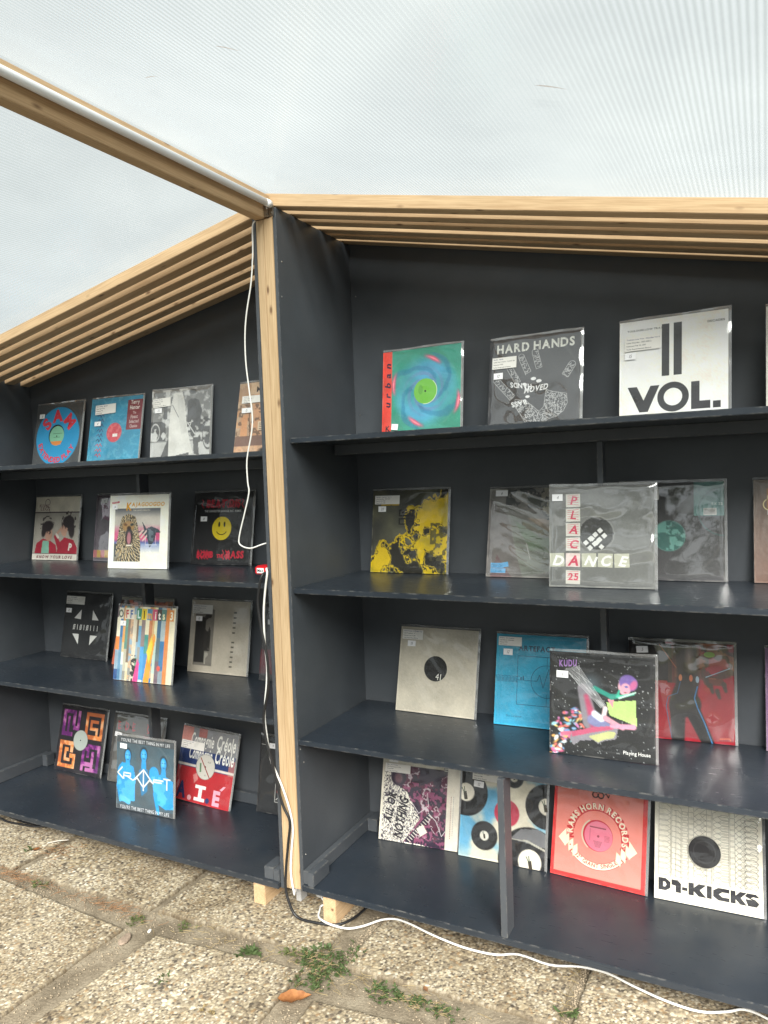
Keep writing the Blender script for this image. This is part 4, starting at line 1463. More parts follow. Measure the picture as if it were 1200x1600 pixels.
def wavy_bag(parent, seed, amp=.0011, mat=None):
    rnd = np.random.default_rng(seed)
    n = 44
    t = np.linspace(0, 1, n)
    u, v = np.meshgrid(t, t)
    w = np.zeros_like(u)
    for k in range(4):
        a = rnd.normal(0, .5) + (math.pi / 2 if rnd.random() < .85 else 0)      # mostly sideways creases
        fq = rnd.uniform(1.2, 4.5)
        w += rnd.uniform(.35, 1) * np.sin(2 * math.pi * fq * (u * math.cos(a) + v * math.sin(a)) + rnd.uniform(0, 6) + 1.5 * np.sin(3 * u + rnd.uniform(0, 6)))
    w *= amp / 1.25
    edge = np.minimum(np.minimum(u, 1 - u), np.minimum(v, 1 - v))
    e = np.clip(edge / .05, 0, 1)
    y = -(.0033 + w) * e + .0018 * (1 - e)
    y = np.minimum(y, np.where(e >= 1, -.0024, y))
    sag = .0012 * np.sin(2 * math.pi * (u * rnd.uniform(.8, 2) + rnd.random())) * (v > .999)
    V = np.stack([-HS / 2 + HS * u, y, .0004 + (HS - .0004) * v + sag], -1).reshape(-1, 3)
    i = np.arange(n * n).reshape(n, n)
    F = np.stack([i[:-1, :-1], i[:-1, 1:], i[1:, 1:], i[1:, :-1]], -1).reshape(-1, 4).tolist()
    b = len(V)
    V = V.tolist() + [(-HS / 2, .0048, .0004), (HS / 2, .0048, .0004), (HS / 2, .0048, HS), (-HS / 2, .0048, HS)]
    F.append((b + 3, b + 2, b + 1, b))
    o = mesh_obj("plastic_sleeve", V, F, mat or PLASTIC, parent, smooth=True)
    o.data.materials.append(PLASTIC_SEAM)
    mi = np.zeros((n - 1, n - 1), int)
    mi[:, -1] = 1
    mi[-1, :] = 1
    o.data.polygons.foreach_set("material_index", np.concatenate([mi.ravel(), [0]]))
    return o

def record(shelf, x, y, yaw, lean, art, label, group=None, price=None, info=None, disc=None, seed=0, bag=None, amp=.0011, roll=0, prop=False, card=None):
    """price = (u, v, text, rot)  info = (u, v, w, h, lines, rot)  disc = Art painted on the paper label showing in the middle hole"""
    z = {'R1': 1.4994, 'R2': 1.0008, 'R3': .4923, 'R4': 0.0, 'L1': 1.4629, 'L2': 1.0132, 'L3': .5469, 'L4': -.0155}[shelf]
    r = empty("vinyl_record", (x, y, z + .0009), (-math.radians(lean), math.radians(roll), math.radians(yaw)))
    tag(r, label, "record", group or ("records standing in the right bay" if shelf[0] == 'R' else "records standing in the left bay"))
    sl = box("sleeve", (SX0, SX0 + S_), (.0, .0036), (.0015, SZ1), card or CARD, None, .0006)
    sl.parent = r
    build_print(art, r)
    if disc: build_print(disc, r, "centre_label", -.0016)
    wavy_bag(r, seed * 7 + 3, amp, bag)
    if info: small_card("info_label", r, *info[:4], info[4], info[5] if len(info) > 5 else 0)
    if price: small_card("price_sticker", r, price[0], price[1], price[4] if len(price) > 4 else .105, .068, None, price[3] if len(price) > 3 else 0, '#e4e4e6', price[2])
    if prop:
        # folded card strut that holds the sleeve up from behind
        th = math.radians(lean)
        Lp = .19
        zz = .17
        yb = zz * math.tan(th) + .075
        prop_o = mesh_obj("prop_stand", [(-.03, .0052, zz), (.03, .0052, zz), (.045, .0, 0), (-.045, .0, 0), (-.03, .0068, zz), (.03, .0068, zz), (.045, .0016, 0), (-.045, .0016, 0)],
                          [(0, 1, 2, 3), (7, 6, 5, 4), (0, 4, 5, 1), (1, 5, 6, 2), (2, 6, 7, 3), (3, 7, 4, 0)], CARD_DARK, r)
        # foot reaches back to the shelf
        for vtx, (yy, dz) in zip((2, 3, 6, 7), ((.078, 0), (.078, 0), (.0796, 0), (.0796, 0))):
            c = prop_o.data.vertices[vtx].co
            c.y, c.z = yy, yy * math.tan(th) + .0008
    return r

def centre_disc(r=.17, col='#c9c9c4', hole='#20201f', txt=None, tcol='#333333', n=0):
    a = Art(col)
    a.disc(.5, .5, r, col, 56)
    a.ring(.5, .5, r * .96, r, '#8d8d88', n=56)
    a.disc(.5, .5, r * .075, hole, 16)
    if txt:
        for k, (tt, dv, h) in enumerate(txt):
            a.t(tt, .5, .5 + dv * r, h, tcol, .01, 1, 0, 0, .08, 'c')
    a.nobg = True
    return a

# ------------------------------------------------------------------ the records, shelf by shelf
LBL = lambda a, b, c='Released: 1991', d='Style: House': [a, b, c, d]

# --- right bay, top shelf
def c_swirl():
    a = Art('#3c927f', 112)
    n1 = a.ns(3, 4)
    cu, cv = .56, .5
    r = np.hypot(a.U - cu, a.V - cv)
    th = np.arctan2(a.V - cv, a.U - cu)
    sp = np.sin(3 * th + 9 * r + 3 * n1)
    a.mix(.35 * (sp > .2) * (r > .3), '#2f8064')
    a.mix(np.clip((.44 - r) / .12, 0, 1) * (.75 + .25 * np.sin(2 * th - 8 * r)), '#4f9cbc')
    a.mix(np.clip((.3 - r) / .1, 0, 1) * .6 * (np.sin(70 * r + 4 * th) > .1), '#6d7fa8')
    a.mix(.5 * np.clip((np.sin(4 * th + 22 * r + 5 * n1) - .55) * 3, 0, 1) * (r > .17) * (r < .44), '#2c6f92')
    for a0 in (20, 110, 195, 285):
        t0 = math.radians(a0)
        arc = np.abs(r - .40 - .05 * np.sin(th * 2)) * 1.0
        dth = np.abs(np.angle(np.exp(1j * (th - t0))))
        a.mix(np.clip(1 - dth / .36, 0, 1) * np.clip(1 - arc / .035, 0, 1) * 1.6, '#e0506e')
        a.mix(np.clip(1 - dth / .3, 0, 1) * np.clip(1 - arc / .012, 0, 1) * 1.2, '#f2a0a8')
    a.box_(0, 0, .125, 1, '#d8483c')
    for k, ch in enumerate("urban"):
        a.t(ch, .105, .66 - k * .115, .075, '#27223c', .03, 1.25, .25, -90, .1)
    a.t("K", .05, .93, .06, '#27222a', .03, 1)
    a.disc(cu, cv, .145, '#6cae45', 48)
    a.disc(cu - .06, cv - .02, .03, '#5d9b3e', 20, .055)
    a.disc(cu, cv, .012, '#1c3014', 14)
    a.ring(cu, cv, .143, .149, '#cfe0c0', 40, 190)
    return a
record('R1', .329, .354, -2.84, 6.2, c_swirl(), "green and blue swirl record with a red strip down its left side",
       price=(.135, .855, "5", 6, .085), seed=1, prop=True, amp=.0014)

def c_hand():
    a = Art('#343437', 48)
    a.mix(.25 * a.ns(3, 5), '#505055')
    rr = np.random.default_rng(3)
    segs, outl = [], []
    def outline(pts): outl.append(pts + [pts[0]])
    fingers = (((.08, .45), (.27, .66), .034), ((.23, .33), (.33, .5), .031), ((.36, .22), (.44, .40), .033), ((.51, .18), (.56, .36), .033), ((.91, .36), (.84, .47), .038))
    for p, q, r in fingers:
        p, q = np.array(p), np.array(q)
        d = (q - p) / np.hypot(*(q - p))
        m = np.array([-d[1], d[0]])
        L = np.hypot(*(q - p))
        outline([tuple(p + m * r * math.cos(t) - d * r * math.sin(t)) for t in np.linspace(0, math.pi, 9)] + [tuple(q - m * r), tuple(q + m * r)])
        for k in range(30):
            t, w_ = rr.uniform(0, L), rr.uniform(-.85, .85) * r
            c = p + d * t + m * w_
            v = m * rr.uniform(.006, .016) + d * rr.normal(0, .008)
            segs.append((tuple(c - v), tuple(c + v)))
    pal = [(.30, .68), (.42, .70), (.57, .83), (.62, .78), (.64, .60), (.72, .63), (.86, .66), (.87, .76), (.83, .84), (.76, .89), (.66, .92), (.62, .97), (.44, .97), (.36, .84), (.30, .75)]
    outline(pal)
    pm = np.array(pal)
    def inside(x, y):
        c = False
        for i in range(len(pal)):
            (x0, y0), (x1, y1) = pal[i], pal[(i + 1) % len(pal)]
            if (y0 > y) != (y1 > y) and x < (x1 - x0) * (y - y0) / (y1 - y0) + x0: c = not c
        return c
    k = 0
    while k < 460:
        x, y = rr.uniform(.30, .87), rr.uniform(.60, .97)
        if not inside(x, y): continue
        k += 1
        cx, cy = (.76, .74) if x > .60 else (.47, .82)
        th = math.atan2(y - cy, x - cx) + (math.pi / 2 if rr.random() < .6 else 0) + rr.normal(0, .25)
        l = rr.uniform(.006, .016)
        segs.append(((x - l * math.cos(th), y - l * math.sin(th)), (x + l * math.cos(th), y + l * math.sin(th))))
    a.lines(segs, .0042, '#c4c4c4')
    for o in outl: a.line(o, .005, '#b4b4b4')
    a.t("HARD HANDS", .08, .155, .095, '#e8e6dc', .035, .90, 0, 0, .12)
    for k in (.115, .215, .315, .40, .555, .655, .755, .84): a.rect(k, .05, k + .004, .16, '#323234')
    a.t("HANDS", .48, .53, .055, '#e9e9e9', .03, .9, -.3, 190)
    a.t("MOVED", .40, .62, .06, '#e9e9e9', .03, .85, .3, -6)
    a.t("BASS", .42, .69, .055, '#e9e9e9', .03, .9, -.2, 172)
    for du, dv, r in ((.40, .52, .022), (.5, .47, .03), (.56, .5, .03), (.44, .66, .025)): a.disc(du, dv, r, '#e9e9e9', 14, r * .6)
    a.t("HARD HANDS RECORDS  12 BERWICK STREET LONDON W1  TEL 071 437 0741", .06, .978, .016, '#d8d8d8', .01, .95)
    return a
record('R1', .732, .347, -3.3, 9.1, c_hand(), "dark grey record with a white hand print under white stencil lettering",
       price=(.055, .375, "12", 0), info=(.035, .205, .275, .125, LBL("Hands - Hands", "Label: Hard Hands - HAND 001", "Released: 1993", "Style: Progressive House")), seed=2, prop=True, amp=.0018, bag=PLASTIC_CLOUDY)

def c_vol():
    a = Art('#f4ece3')
    a.rect(.405, .065, .475, .575, '#3a3a3c')
    a.rect(.515, .065, .590, .575, '#3a3a3c')
    a.poly([(.08, .66), (.17, .66), (.235, .80), (.30, .66), (.385, .66), (.275, .915), (.195, .915)], '#37373a')
    a.ring(.51, .785, .085, .145, '#37373a', n=48)
    a.poly([(.675, .655), (.75, .655), (.75, .845), (.845, .845), (.845, .92), (.675, .92)], '#37373a')
    a.rect(.868, .855, .935, .92, '#37373a')
    a.t("TOULOUSE LOW TRAX", .075, .105, .018, '#4a4a4c', .02, 1.2)
    a.t("DECADES", .82, .105, .020, '#4a4a4c', .02, 1.2)
    return a
record('R1', 1.158, .338, -5.76, 5.7, c_vol(), "cream record reading VOL. under two thick dark bars, rightmost whole one on the top shelf",
       price=(.055, .315, "15", 0), info=(.055, .165, .34, .135, LBL("Toulouse Low Trax - Decades Vol. II", "Label: Decades - DECADE 2", "Released: Feb 23, 2017", "Style: Experimental, Electro"), 0), seed=3, prop=True)

def c_plain(c, n=0):
    return Art(c, n)
record('R1', 1.562, .345, -4.5, 7.0, c_plain('#cdcbc2'), "pale record edge cut off at the right end of the top shelf", seed=4, prop=True)

# --- right bay, second shelf
def c_blotch():
    a = Art('#3a3a34', 150)
    n1 = a.ns(4, 23, 5, .48)
    n2 = a.ns(6, 22, 4, .45)
    f = (n1 - .5) * .95 + (a.U * .80 + a.V * .75 - .66)
    a.mix(.75 * np.clip((a.ns(4, 9) - .35) * 2.2, 0, 1), '#6a6950')
    a.mix((f > 0) * 1.0, '#cdae14')
    a.mix((f > 0) * np.clip((a.ns(5, 29) - .5) * 4, 0, 1) * .6, '#8f8226')
    a.mix(((f > .03) & (f < .045)) * .9, '#3a3618')
    g = n2 - .56
    a.mix(((f > .06) & (g > 0)) * 1.0, '#57522c')
    a.mix(((f > .06) & (np.abs(g) < .010)) * 1.0, '#2a2716')
    a.mix(((f > .06) & (np.abs(g - .03) < .009)) * 1.0, '#c2a51a')
    a.mix(((f > .06) & (g > .07)) * 1.0, '#23211a')
    a.mix(((a.V < .19) & (a.U < .36) & (n2 > .47)) * 1.0, '#bf9f12')
    a.mix(((a.U > .78) & (a.V > .4) & (a.V < .85)) * (a.ns(24, 4, 2) > .5) * .8, '#4a4630')
    k = '#17170f'
    for u0, v0, u1, v1 in ((.36, .235, .47, .255), (.36, .235, .38, .30), (.36, .30, .55, .318), (.40, .268, .47, .284), (.50, .235, .57, .255), (.50, .235, .518, .30),
                           (.36, .34, .45, .358), (.36, .34, .378, .42), (.36, .405, .45, .42), (.47, .34, .488, .42), (.47, .34, .56, .356), (.50, .375, .56, .39), (.55, .34, .568, .42)):
        a.rect(u0, v0, u1, v1, k)
    return a
record('R2', .228, .4246, -.35, 9.1, c_blotch(), "black record covered in yellow ink blotches, near the post",
       price=(.085, .195, "20", 0), info=(.035, .065, .335, .105, LBL("Ingredient - Ingredient Theory 1", "Label: Ingredient - ING 012 01", "Released: Dec 1994", "Style: Techno, IDM")), seed=5)

def c_grey():
    a = Art('#817f7c', 112)
    n1, n2 = a.ns(3, 31), a.ns(6, 32, 5)
    a.mix(n1 * .8, '#9b9a93')
    a.pfill([(.0, .1), (.22, .3), (.42, 1), (0, 1)], '#77716f')
    a.pfill([(.25, .3), (.62, .45), (1, .55), (1, .85), (.6, .95), (.42, .98), (.33, .7)], '#80847a')
    a.pfill([(.3, .36), (.6, .55), (1, .62), (1, .75), (.5, .7)], '#6f8068')
    a.pfill([(.45, .34), (.75, .36), (1, .46), (1, .58), (.78, .55)], '#a8988a')
    a.mix(.7 * (n2 > .5) * (a.V < .38) * (a.U > .2), '#2f3436')
    a.mix(.8 * (n2 > .56) * (a.U > .6) * (a.V < .45), '#b6b09c')
    a.pfill([(.12, .75), (.3, 1), (.05, 1)], '#705a5c')
    a.mix(.25 * np.clip(np.sin(40 * (a.V + .3 * a.U) + 6 * n1), 0, 1), '#55534f')
    for k in range(5): a.cap((.34, .60 + .06 * k), (.46, .63 + .06 * k), .006, .008, '#6a675f', .012)
    a.t("LITTLE PARKER", .27, .075, .032, '#a39a94', .0, .9, 0, 0, .5)
    a.lines([((.45, .62), (.50, .80)), ((.72, .64), (.98, .63)), ((.80, .66), (.92, .82)), ((.97, .66), (.90, .78))], .007, '#b9b7b2')
    a.rect(.05, .845, .20, .90, '#5fa7d6')
    a.rect(.18, .835, .255, .89, '#5fa7d6', -12)
    a.rect(.05, .905, .225, .955, '#5fa7d6')
    a.t("DEEP ON", .06, .892, .036, '#3f7fa8', .02, .62)
    a.t("SYSTEM", .06, .945, .034, '#3f7fa8', .02, .68)
    return a
record('R2', .694, .4005, -.44, 13.5, c_grey(), "grey photo record with a small bright blue logo in its bottom corner",
       price=(.075, .02, "6", 0, .14), seed=6, bag=PLASTIC_CLOUDY, amp=.0016)

def c_dance():
    a = Art('#676866', 96)
    a.mix(a.ns(2, 41) * .5, '#7c7d7b')
    r = np.hypot(a.U - .46, a.V - .47)
    a.mix(a.soft(np.abs(r - .165) - .006, .01) * .9, '#8a8a88')
    a.mix((r < .16) * .9, '#2a2a2a')
    a.mix(a.soft(np.abs(r - .45) - .002, .008) * .5, '#6b6b6a')
    cream, pink = '#c9c6b4', '#c33f5c'
    for k, ch in enumerate("PLACE"):
        if k < 4:
            v0 = .075 + k * .145
            a.rect(.165, v0, .305, v0 + .13, '#cfcdc4', -1)
            a.t(ch, .235, v0 + .105, .085, pink, .03, 1, .15, 6, .1, 'c')
            a.lines([((.18, v0 + .02 + .02 * q), (.29, v0 + .01 + .025 * q)) for q in range(5)], .004, pink)
    for k, ch in enumerate("DANCE"):
        u0 = .01 + k * .155
        a.rect(u0, .665, u0 + .14, .80, '#b9b9a8' if k != 1 else '#d8c7c2', (-2, 1, -1, 2, -2)[k])
        a.t(ch, u0 + .07, .785, .10, '#efeee2' if k != 1 else pink, .035, 1, .25, (6, 0, 10, -4, 6)[k], .1, 'c')
    a.rect(.165, .835, .305, .97, '#cfcdc4', 1)
    a.t("25", .235, .93, .07, pink, .03, 1, .1, 0, .1, 'c')
    a.lines([((.18, .85 + .02 * q), (.29, .845 + .022 * q)) for q in range(5)], .004, pink)
    for i in range(4):
        for j in range(2):
            uu, vv = .34 + .045 * i + .04 * j, .50 - .04 * i + .05 * j + .04
            a.rect(uu, vv, uu + .042, vv + .042, '#d9d9d6', -42)
    for i in range(3): a.rect(.40 + .045 * i, .50 + .04 * i, .44 + .045 * i, .54 + .04 * i, '#d9d9d6', 42)
    a.disc(.46, .47, .010, '#d0d0d0', 12)
    return a
record('R2', .9595, .2370, 2.67, 7.6, c_dance(), "shiny clear-bagged record with cream letter tiles spelling DANCE, standing forward",
       price=(.03, .075, "4", 0), seed=7, prop=False, bag=PLASTIC_CLOUDY, amp=.0026)

def c_teal():
    a = Art('#434345', 96)
    a.mix(a.ns(2, 51) * .5, '#5f5f62')
    a.box_(.72, 0, 1, .34, '#6f9a95')
    a.mix(((a.U > .72) & (a.V < .34)) * (a.ns(20, 3, 2) > .5) * .5, '#4f7c7b')
    r = np.hypot(a.U - .485, a.V - .545)
    a.mix(a.soft(r - .155, .01), '#6fa79d')
    a.mix(a.soft(r - .15, .01) * (a.ns(26, 8, 2) > .5) * .8, '#2f5f5a')
    a.mix(a.soft(np.abs(np.hypot(a.U - 1.0, a.V - .3) - .24) - .004, .01) * (a.U > .72), '#3f6664')
    a.rect(.81, .265, .93, .335, '#d3d3cc')
    a.lines([((.82 + .008 * k, .27), (.82 + .008 * k, .325)) for k in range(13)], .003, '#333333')
    a.t("EX 22", .985, .235, .026, '#c8d8d4', .02, 1, 0, 0, .1, 'r')
    return a
record('R2', 1.138, .4309, 1.5, 7.4, c_teal(), "black record with a teal printed disc and teal corner panel",
       info=(.03, .055, .36, .12, LBL("Lakker - Tundra 01", "Label: R & S - RS 1505", "Released: 2015", "Style: Techno"), 0), seed=8, bag=PLASTIC_CLOUDY, amp=.0016)

def c_brown():
    a = Art('#8a8078', 64)
    a.mix(a.V * .9, '#7a5f54')
    a.box_(.13, .1, .4, .3, '#c98d55')
    a.ring(.14, .24, .05, .06, '#e6d9a8', 0, 330)
    a.ring(.16, .17, .035, .043, '#e6d9a8', 150, 480)
    a.rect(.12, .29, .2, .34, '#d8d4d2')
    a.rect(.125, .35, .17, .46, '#d9cf8a')
    a.rect(.13, .55, .2, .75, '#b98a6c')
    return a
record('R2', 1.5263, .440, 0, 5.6, c_brown(), "brownish record with a looping cream line, cut off at the right", seed=9)

# --- right bay, third shelf
def c_41():
    a = Art('#b4ad9e')
    a.disc(.485, .475, .148, '#201f1f', 56)
    a.ring(.485, .475, .142, .146, '#454442', n=56)
    a.t("41", .490, .60, .078, '#dedcd4', -.004, .85, 0, 4, .2)
    return a
record('R3', .3278, .3959, -.22, 14.4, c_41(), "plain putty-coloured record with a round black centre marked 41",
       price=(.105, .165, "15", 0), info=(.03, .035, .27, .115, LBL("Cosmin Nicolae - In The Mix Vinyl", "Label: Fragments - 41", "Released: Oct 15, 2012", "Style: Deep House, Minimal")), seed=10, amp=.0016)

def c_blue():
    a = Art('#3596b4', 64)
    a.mix(np.clip(a.V - .2, 0, 1) * .5, '#2b9ccf')
    k = '#245a74'
    a.t("ARTEFACT", .255, .175, .058, '#31485a', .03, .92)
    a.line([(.25, .235), (.92, .235), (.92, .765), (.25, .765), (.25, .235)], .006, k)
    a.line([(.58, .235), (.58, .36)], .005, k)
    a.line([(.58, .64), (.58, .765)], .005, k)
    a.ring(.58, .50, .172, .178, k, n=56)
    a.line([(.43, .5), (.47, .5), (.50, .43), (.54, .57), (.60, .36), (.64, .62), (.67, .44), (.70, .53), (.72, .5), (.92, .5)], .006, k)
    a.lines([((.01 + .016 * i, .47 + .006 * (i % 2)), (.02 + .016 * i, .53)) for i in range(15)], .006, k)
    a.lines([((.01 + .016 * i, .465), (.02 + .016 * i, .462)) for i in range(17)], .007, k)
    a.line([(.25, .5), (.43, .5)], .005, k)
    a.rect(.285, .465, .30, .50, k)
    a.rect(.31, .455, .325, .50, k)
    a.t("Oct Computer", .135, .905, .022, k, .0, .95)
    return a
record('R3', .7141, .3873, 2.67, 14.6, c_blue(), "sky blue record with a thin dark circuit diagram",
       price=(.085, .165, "12", 0), info=(.025, .03, .265, .10, LBL("Artefact - Oct Computer", "Label: Marcel - AGR 4002", "Released: 1993", "Style: Electro")), seed=11)

def c_space():
    a = Art('#1d1e1f', 124)
    st = RNG.random((124, 124))
    a.mix(.5 * a.ns(3, 60), '#333436')
    a.mix((st > .988) * .6 * (a.ns(3, 62) > .42), '#dfe3e6')
    r = np.hypot(a.U - .40, a.V - .30)
    a.mix(np.clip((.14 - r) / .14, 0, 1) * .5, '#7f97a4')
    # burst of bright paint flakes at the lower left
    rr = np.random.default_rng(5)
    pal = ['#c05a7c', '#d9d6cd', '#5a94c0', '#d9a05a', '#c8685c', '#8abccb', '#dcc67a', '#b06a98', '#e2e2e2', '#7a9fc8']
    for k in range(120):
        t = rr.random()
        u = rr.uniform(0, .34) * (1 - .15 * t)
        v = rr.uniform(.55, 1.0)
        if v < .55 + max(0, .18 - u) * 1.0 + max(0, u - .26) * .3: continue
        if u > .30 - (v - .78) * .7 and v > .78: continue
        a.ell(u, v, rr.uniform(.012, .035), rr.uniform(.006, .016), pal[rr.integers(len(pal))], rr.uniform(-60, 60), .01)
    # seated figure in baggy trousers: back leg, front leg, torso, arms, head
    a.cap((.33, .35), (.40, .66), .055, .075, '#77737a', .02)
    a.cap((.36, .42), (.44, .70), .022, .04, '#9f4560', .03)
    a.cap((.42, .64), (.56, .70), .05, .05, '#6d7194', .02)
    a.cap((.44, .58), (.50, .62), .03, .03, '#c8cfe0', .02)
    a.pfill([(.22, .77), (.42, .72), (.60, .68), (.66, .70), (.64, .80), (.52, .83), (.47, .86), (.43, .83), (.30, .85), (.24, .90), (.20, .84)], '#7d7a82')
    a.pfill([(.22, .77), (.42, .71), (.60, .68), (.62, .71), (.42, .76), (.23, .82)], '#a8506a')
    a.pfill([(.38, .80), (.58, .73), (.64, .74), (.62, .79), (.52, .82), (.47, .85)], '#a8ab78')
    a.cap((.13, .80), (.20, .79), .02, .022, '#b8607a', .012)
    a.pfill([(.55, .46), (.66, .44), (.82, .42), (.83, .66), (.74, .63), (.58, .58)], '#a3bd74')
    a.pfill([(.56, .43), (.62, .43), (.61, .51)], '#d78a96')
    a.cap((.54, .52), (.52, .62), .022, .02, '#d8c3c4', .012)
    a.cap((.54, .61), (.70, .69), .026, .02, '#c08c9a', .012)
    a.cap((.80, .67), (.60, .68), .026, .018, '#c88aa0', .012)
    a.ell(.715, .31, .055, .075, '#c99aa6', -12, .012)
    a.ell(.735, .30, .022, .026, '#6f86c0', 0, .012)
    a.ell(.755, .26, .085, .075, '#6f5a9c', 20, .014)
    a.ell(.73, .315, .045, .05, '#cf98a8', -10, .012)
    a.ell(.735, .298, .016, .010, '#4c5f9e', 0, .008)
    a.ell(.725, .352, .012, .006, '#7c3a4c', 0, .006)
    a.ell(.80, .28, .03, .05, '#b8628e', 25, .014)
    a.cap((.44, .335), (.60, .405), .022, .022, '#2c8576', .012)
    a.cap((.60, .405), (.66, .39), .028, .02, '#2c8576', .012)
    a.cap((.65, .40), (.67, .34), .012, .009, '#2aa58c', .008)
    a.cap((.66, .40), (.80, .36), .014, .010, '#44b394', .008)
    a.cap((.67, .41), (.82, .345), .008, .006, '#bfe3d4', .006)
    for k, ch in enumerate("KUDU"):
        a.t(ch, .095 + .045 * k, .145 - .004 * k, .065, '#8f6aa8', .03, .62)
    s = []
    rr = np.random.default_rng(9)
    for k in range(12):
        s.append(((.15 + .012 * k, .17 - .004 * k), (.50 + .004 * k, .52 - .01 * (k % 4))))
    s += [((.16, .16), (.29, .32)), ((.29, .12), (.29, .33)), ((.22, .16), (.42, .30)), ((.25, .11), (.40, .35)), ((.18, .20), (.45, .40))]
    a.lines(s, .003, '#b4b6b8')
    a.t("Playing House", .955, .935, .036, '#d6d6d4', .005, .88, 0, 0, .08, 'r')
    return a
record('R3', .9573, .1977, 2.14, 7.9, c_space(), "black starry record with a colourful seated figure in a lime top",
       price=(.07, .185, "6", 0, .115), seed=12, prop=False, card=CARD_DARK, amp=.0014)

def c_red():
    a = Art('#8f1826', 112)
    a.mix(a.ns(3, 71) * .45, '#7e1420')
    n2 = a.ns(5, 72, 5)
    a.mix(((n2 + .5 * (1 - a.U) * (a.V < .4) > .62) & (a.V < .42) & (a.U < .42)) * 1., '#14100f')
    a.mix(((n2 > .5) & (a.V < .42) & (a.U > .38)) * .75, '#4b3a28')
    a.mix(((n2 > .46) & (a.V < .35) & (a.U > .70)) * .7, '#3f3026')
    a.mix(((n2 > .58) & (a.V < .36) & (a.U > .45)) * .6, '#a8603c')
    a.cap((.55, .05), (.57, .40), .12, .10, '#37302a', .05)
    a.cap((.57, .40), (.52, .62), .10, .13, '#26221f', .02)
    a.cap((.56, .62), (.50, .66), .13, .11, '#191717', .02)
    a.cap((.47, .66), (.47, 1.0), .075, .06, '#171516', .012)
    a.cap((.60, .66), (.76, 1.02), .075, .055, '#171516', .012)
    a.ell(.585, .15, .03, .10, '#8a7a70', 0, .05)
    for u, v in ((.78, .42), (.84, .47), (.90, .40), (.74, .36)): a.cap((u, v), (u + .02, v + .07), .022, .014, '#3d3028', .012)
    b = '#2f4f70'
    a.line([(.50, .40), (.47, .52), (.38, .56), (.36, .66), (.38, .80), (.41, .98)], .008, b)
    a.line([(.66, .44), (.63, .56), (.66, .66), (.72, .80), (.79, 1.0)], .012, '#2f6a9a')
    a.line([(.74, .34), (.96, .24)], .007, '#8fb0c4')
    a.line([(.30, .03), (.46, .26)], .007, '#a8603c')
    for k, (u, v) in enumerate(((.50, .36), (.60, .36), (.66, .37))): a.disc(u, v, .017, ['#c07a50', '#b8653c', '#8fa8b8'][k], 10, .035)
    a.disc(.775, .11, .052, '#7fa83a', 24, .028)
    a.line([(.86, .95), (.95, .94), (.96, .96)], .008, '#d06a40')
    return a
record('R3', 1.1596, .4396, 4.2, 4.6, c_red(), "red record with a dark blue-rimmed standing silhouette and a lime green oval sticker",
       price=(.075, .055, "5", -4, .115), seed=13, amp=.0020, bag=PLASTIC_CLOUDY)

record('R3', 1.553, .4407, 1.0, 5.8, c_plain('#7d6180'), "mauve record edge cut off at the right end of the third shelf", seed=14)

# --- right bay, bottom shelf
def c_linocut():
    a = Art('#d3cec0', 120)
    a.box_(.03, .20, .845, 1.0, '#d6d2c6')
    n = a.ns(48, 81, 2)
    hat = (np.sin(120 * (a.U + .5 * a.V) + 14 * n) > .15)
    a.mix(((a.U > .03) & (a.U < .845) & (a.V > .2)) * hat * .85, '#2c2636')
    fig = a.pmask([(.30, .20), (.36, .12), (.845, .12), (.845, 1), (.68, 1), (.52, .98), (.33, .98), (.52, .70), (.44, .58), (.34, .42), (.22, .36), (.14, .28)])
    a.mix(fig, '#2a1c30')
    n2 = a.ns(7, 82, 4)
    a.mix(fig * (n2 > .5) * .8, '#5a1c36')
    a.mix(fig * ((n2 > .56) & (n2 < .60)) * .9, '#b9aeb4')
    a.mix(fig * (a.ns(30, 83, 2) > .60) * (a.V > .3) * .8, '#8f4a6a')
    a.ell(.22, .26, .10, .10, '#2a2030', 0, .02)
    a.ell(.22, .27, .05, .06, '#6a5058', 0, .03)
    a.box_(0, 0, 1, .115, '#cfc9ba')
    a.box_(0, 0, .03, 1, '#cfc9ba')
    a.box_(.845, .1, 1, 1, '#d3cdbf')
    a.box_(.795, .02, .845, .16, '#3a3238')
    a.poly([(.34, .98), (.395, .99), (.69, .62), (.65, .585)], '#2e2434')
    a.lines([((.37 + .0235 * k, .945 - .0275 * k), (.415 + .0235 * k, .975 - .0275 * k)) for k in range(12)], .008, '#d3cec4')
    a.line([(.40, .52), (.50, .64), (.62, .54), (.60, .40)], .008, '#b8b0b4')
    a.line([(.62, .62), (.72, .70), (.80, .86), (.84, .80)], .008, '#b8b0b4')
    a.rect(.50, .78, .60, .88, '#cfc8bc', -35)
    for k, (tt, u0, v0, h) in enumerate((("ALL OR", .15, .80, .10), ("NOTHING", .295, .96, .115))):
        a.t(tt, u0, v0, h, '#1f1a22', .04, .68 if k == 0 else .62, .15, -82, .06)
    a.lines([((.90, .40 + .02 * k), (.90, .412 + .02 * k)) for k in range(24)], .008, '#8a5048')
    a.lines([((.93, .40 + .02 * k), (.93, .41 + .02 * k)) for k in range(22)], .006, '#6a6a78')
    for k in range(5): a.lines([((.80, .03 + .022 * k), (.84, .03 + .022 * k))], .008, '#d8d4c8')
    return a
record('R4', .2500, .3800, 4.0, 15.0, c_linocut(), "woodcut-style purple and white record showing a guitar player",
       price=(.085, .02, "5", 0, .12), info=(.04, .105, .33, .10, LBL("Nights - All or Nothing", "Label: Keep Records - K 0021", "Released: 1989", "Style: Punk, Hard Rock"), 0), seed=15)

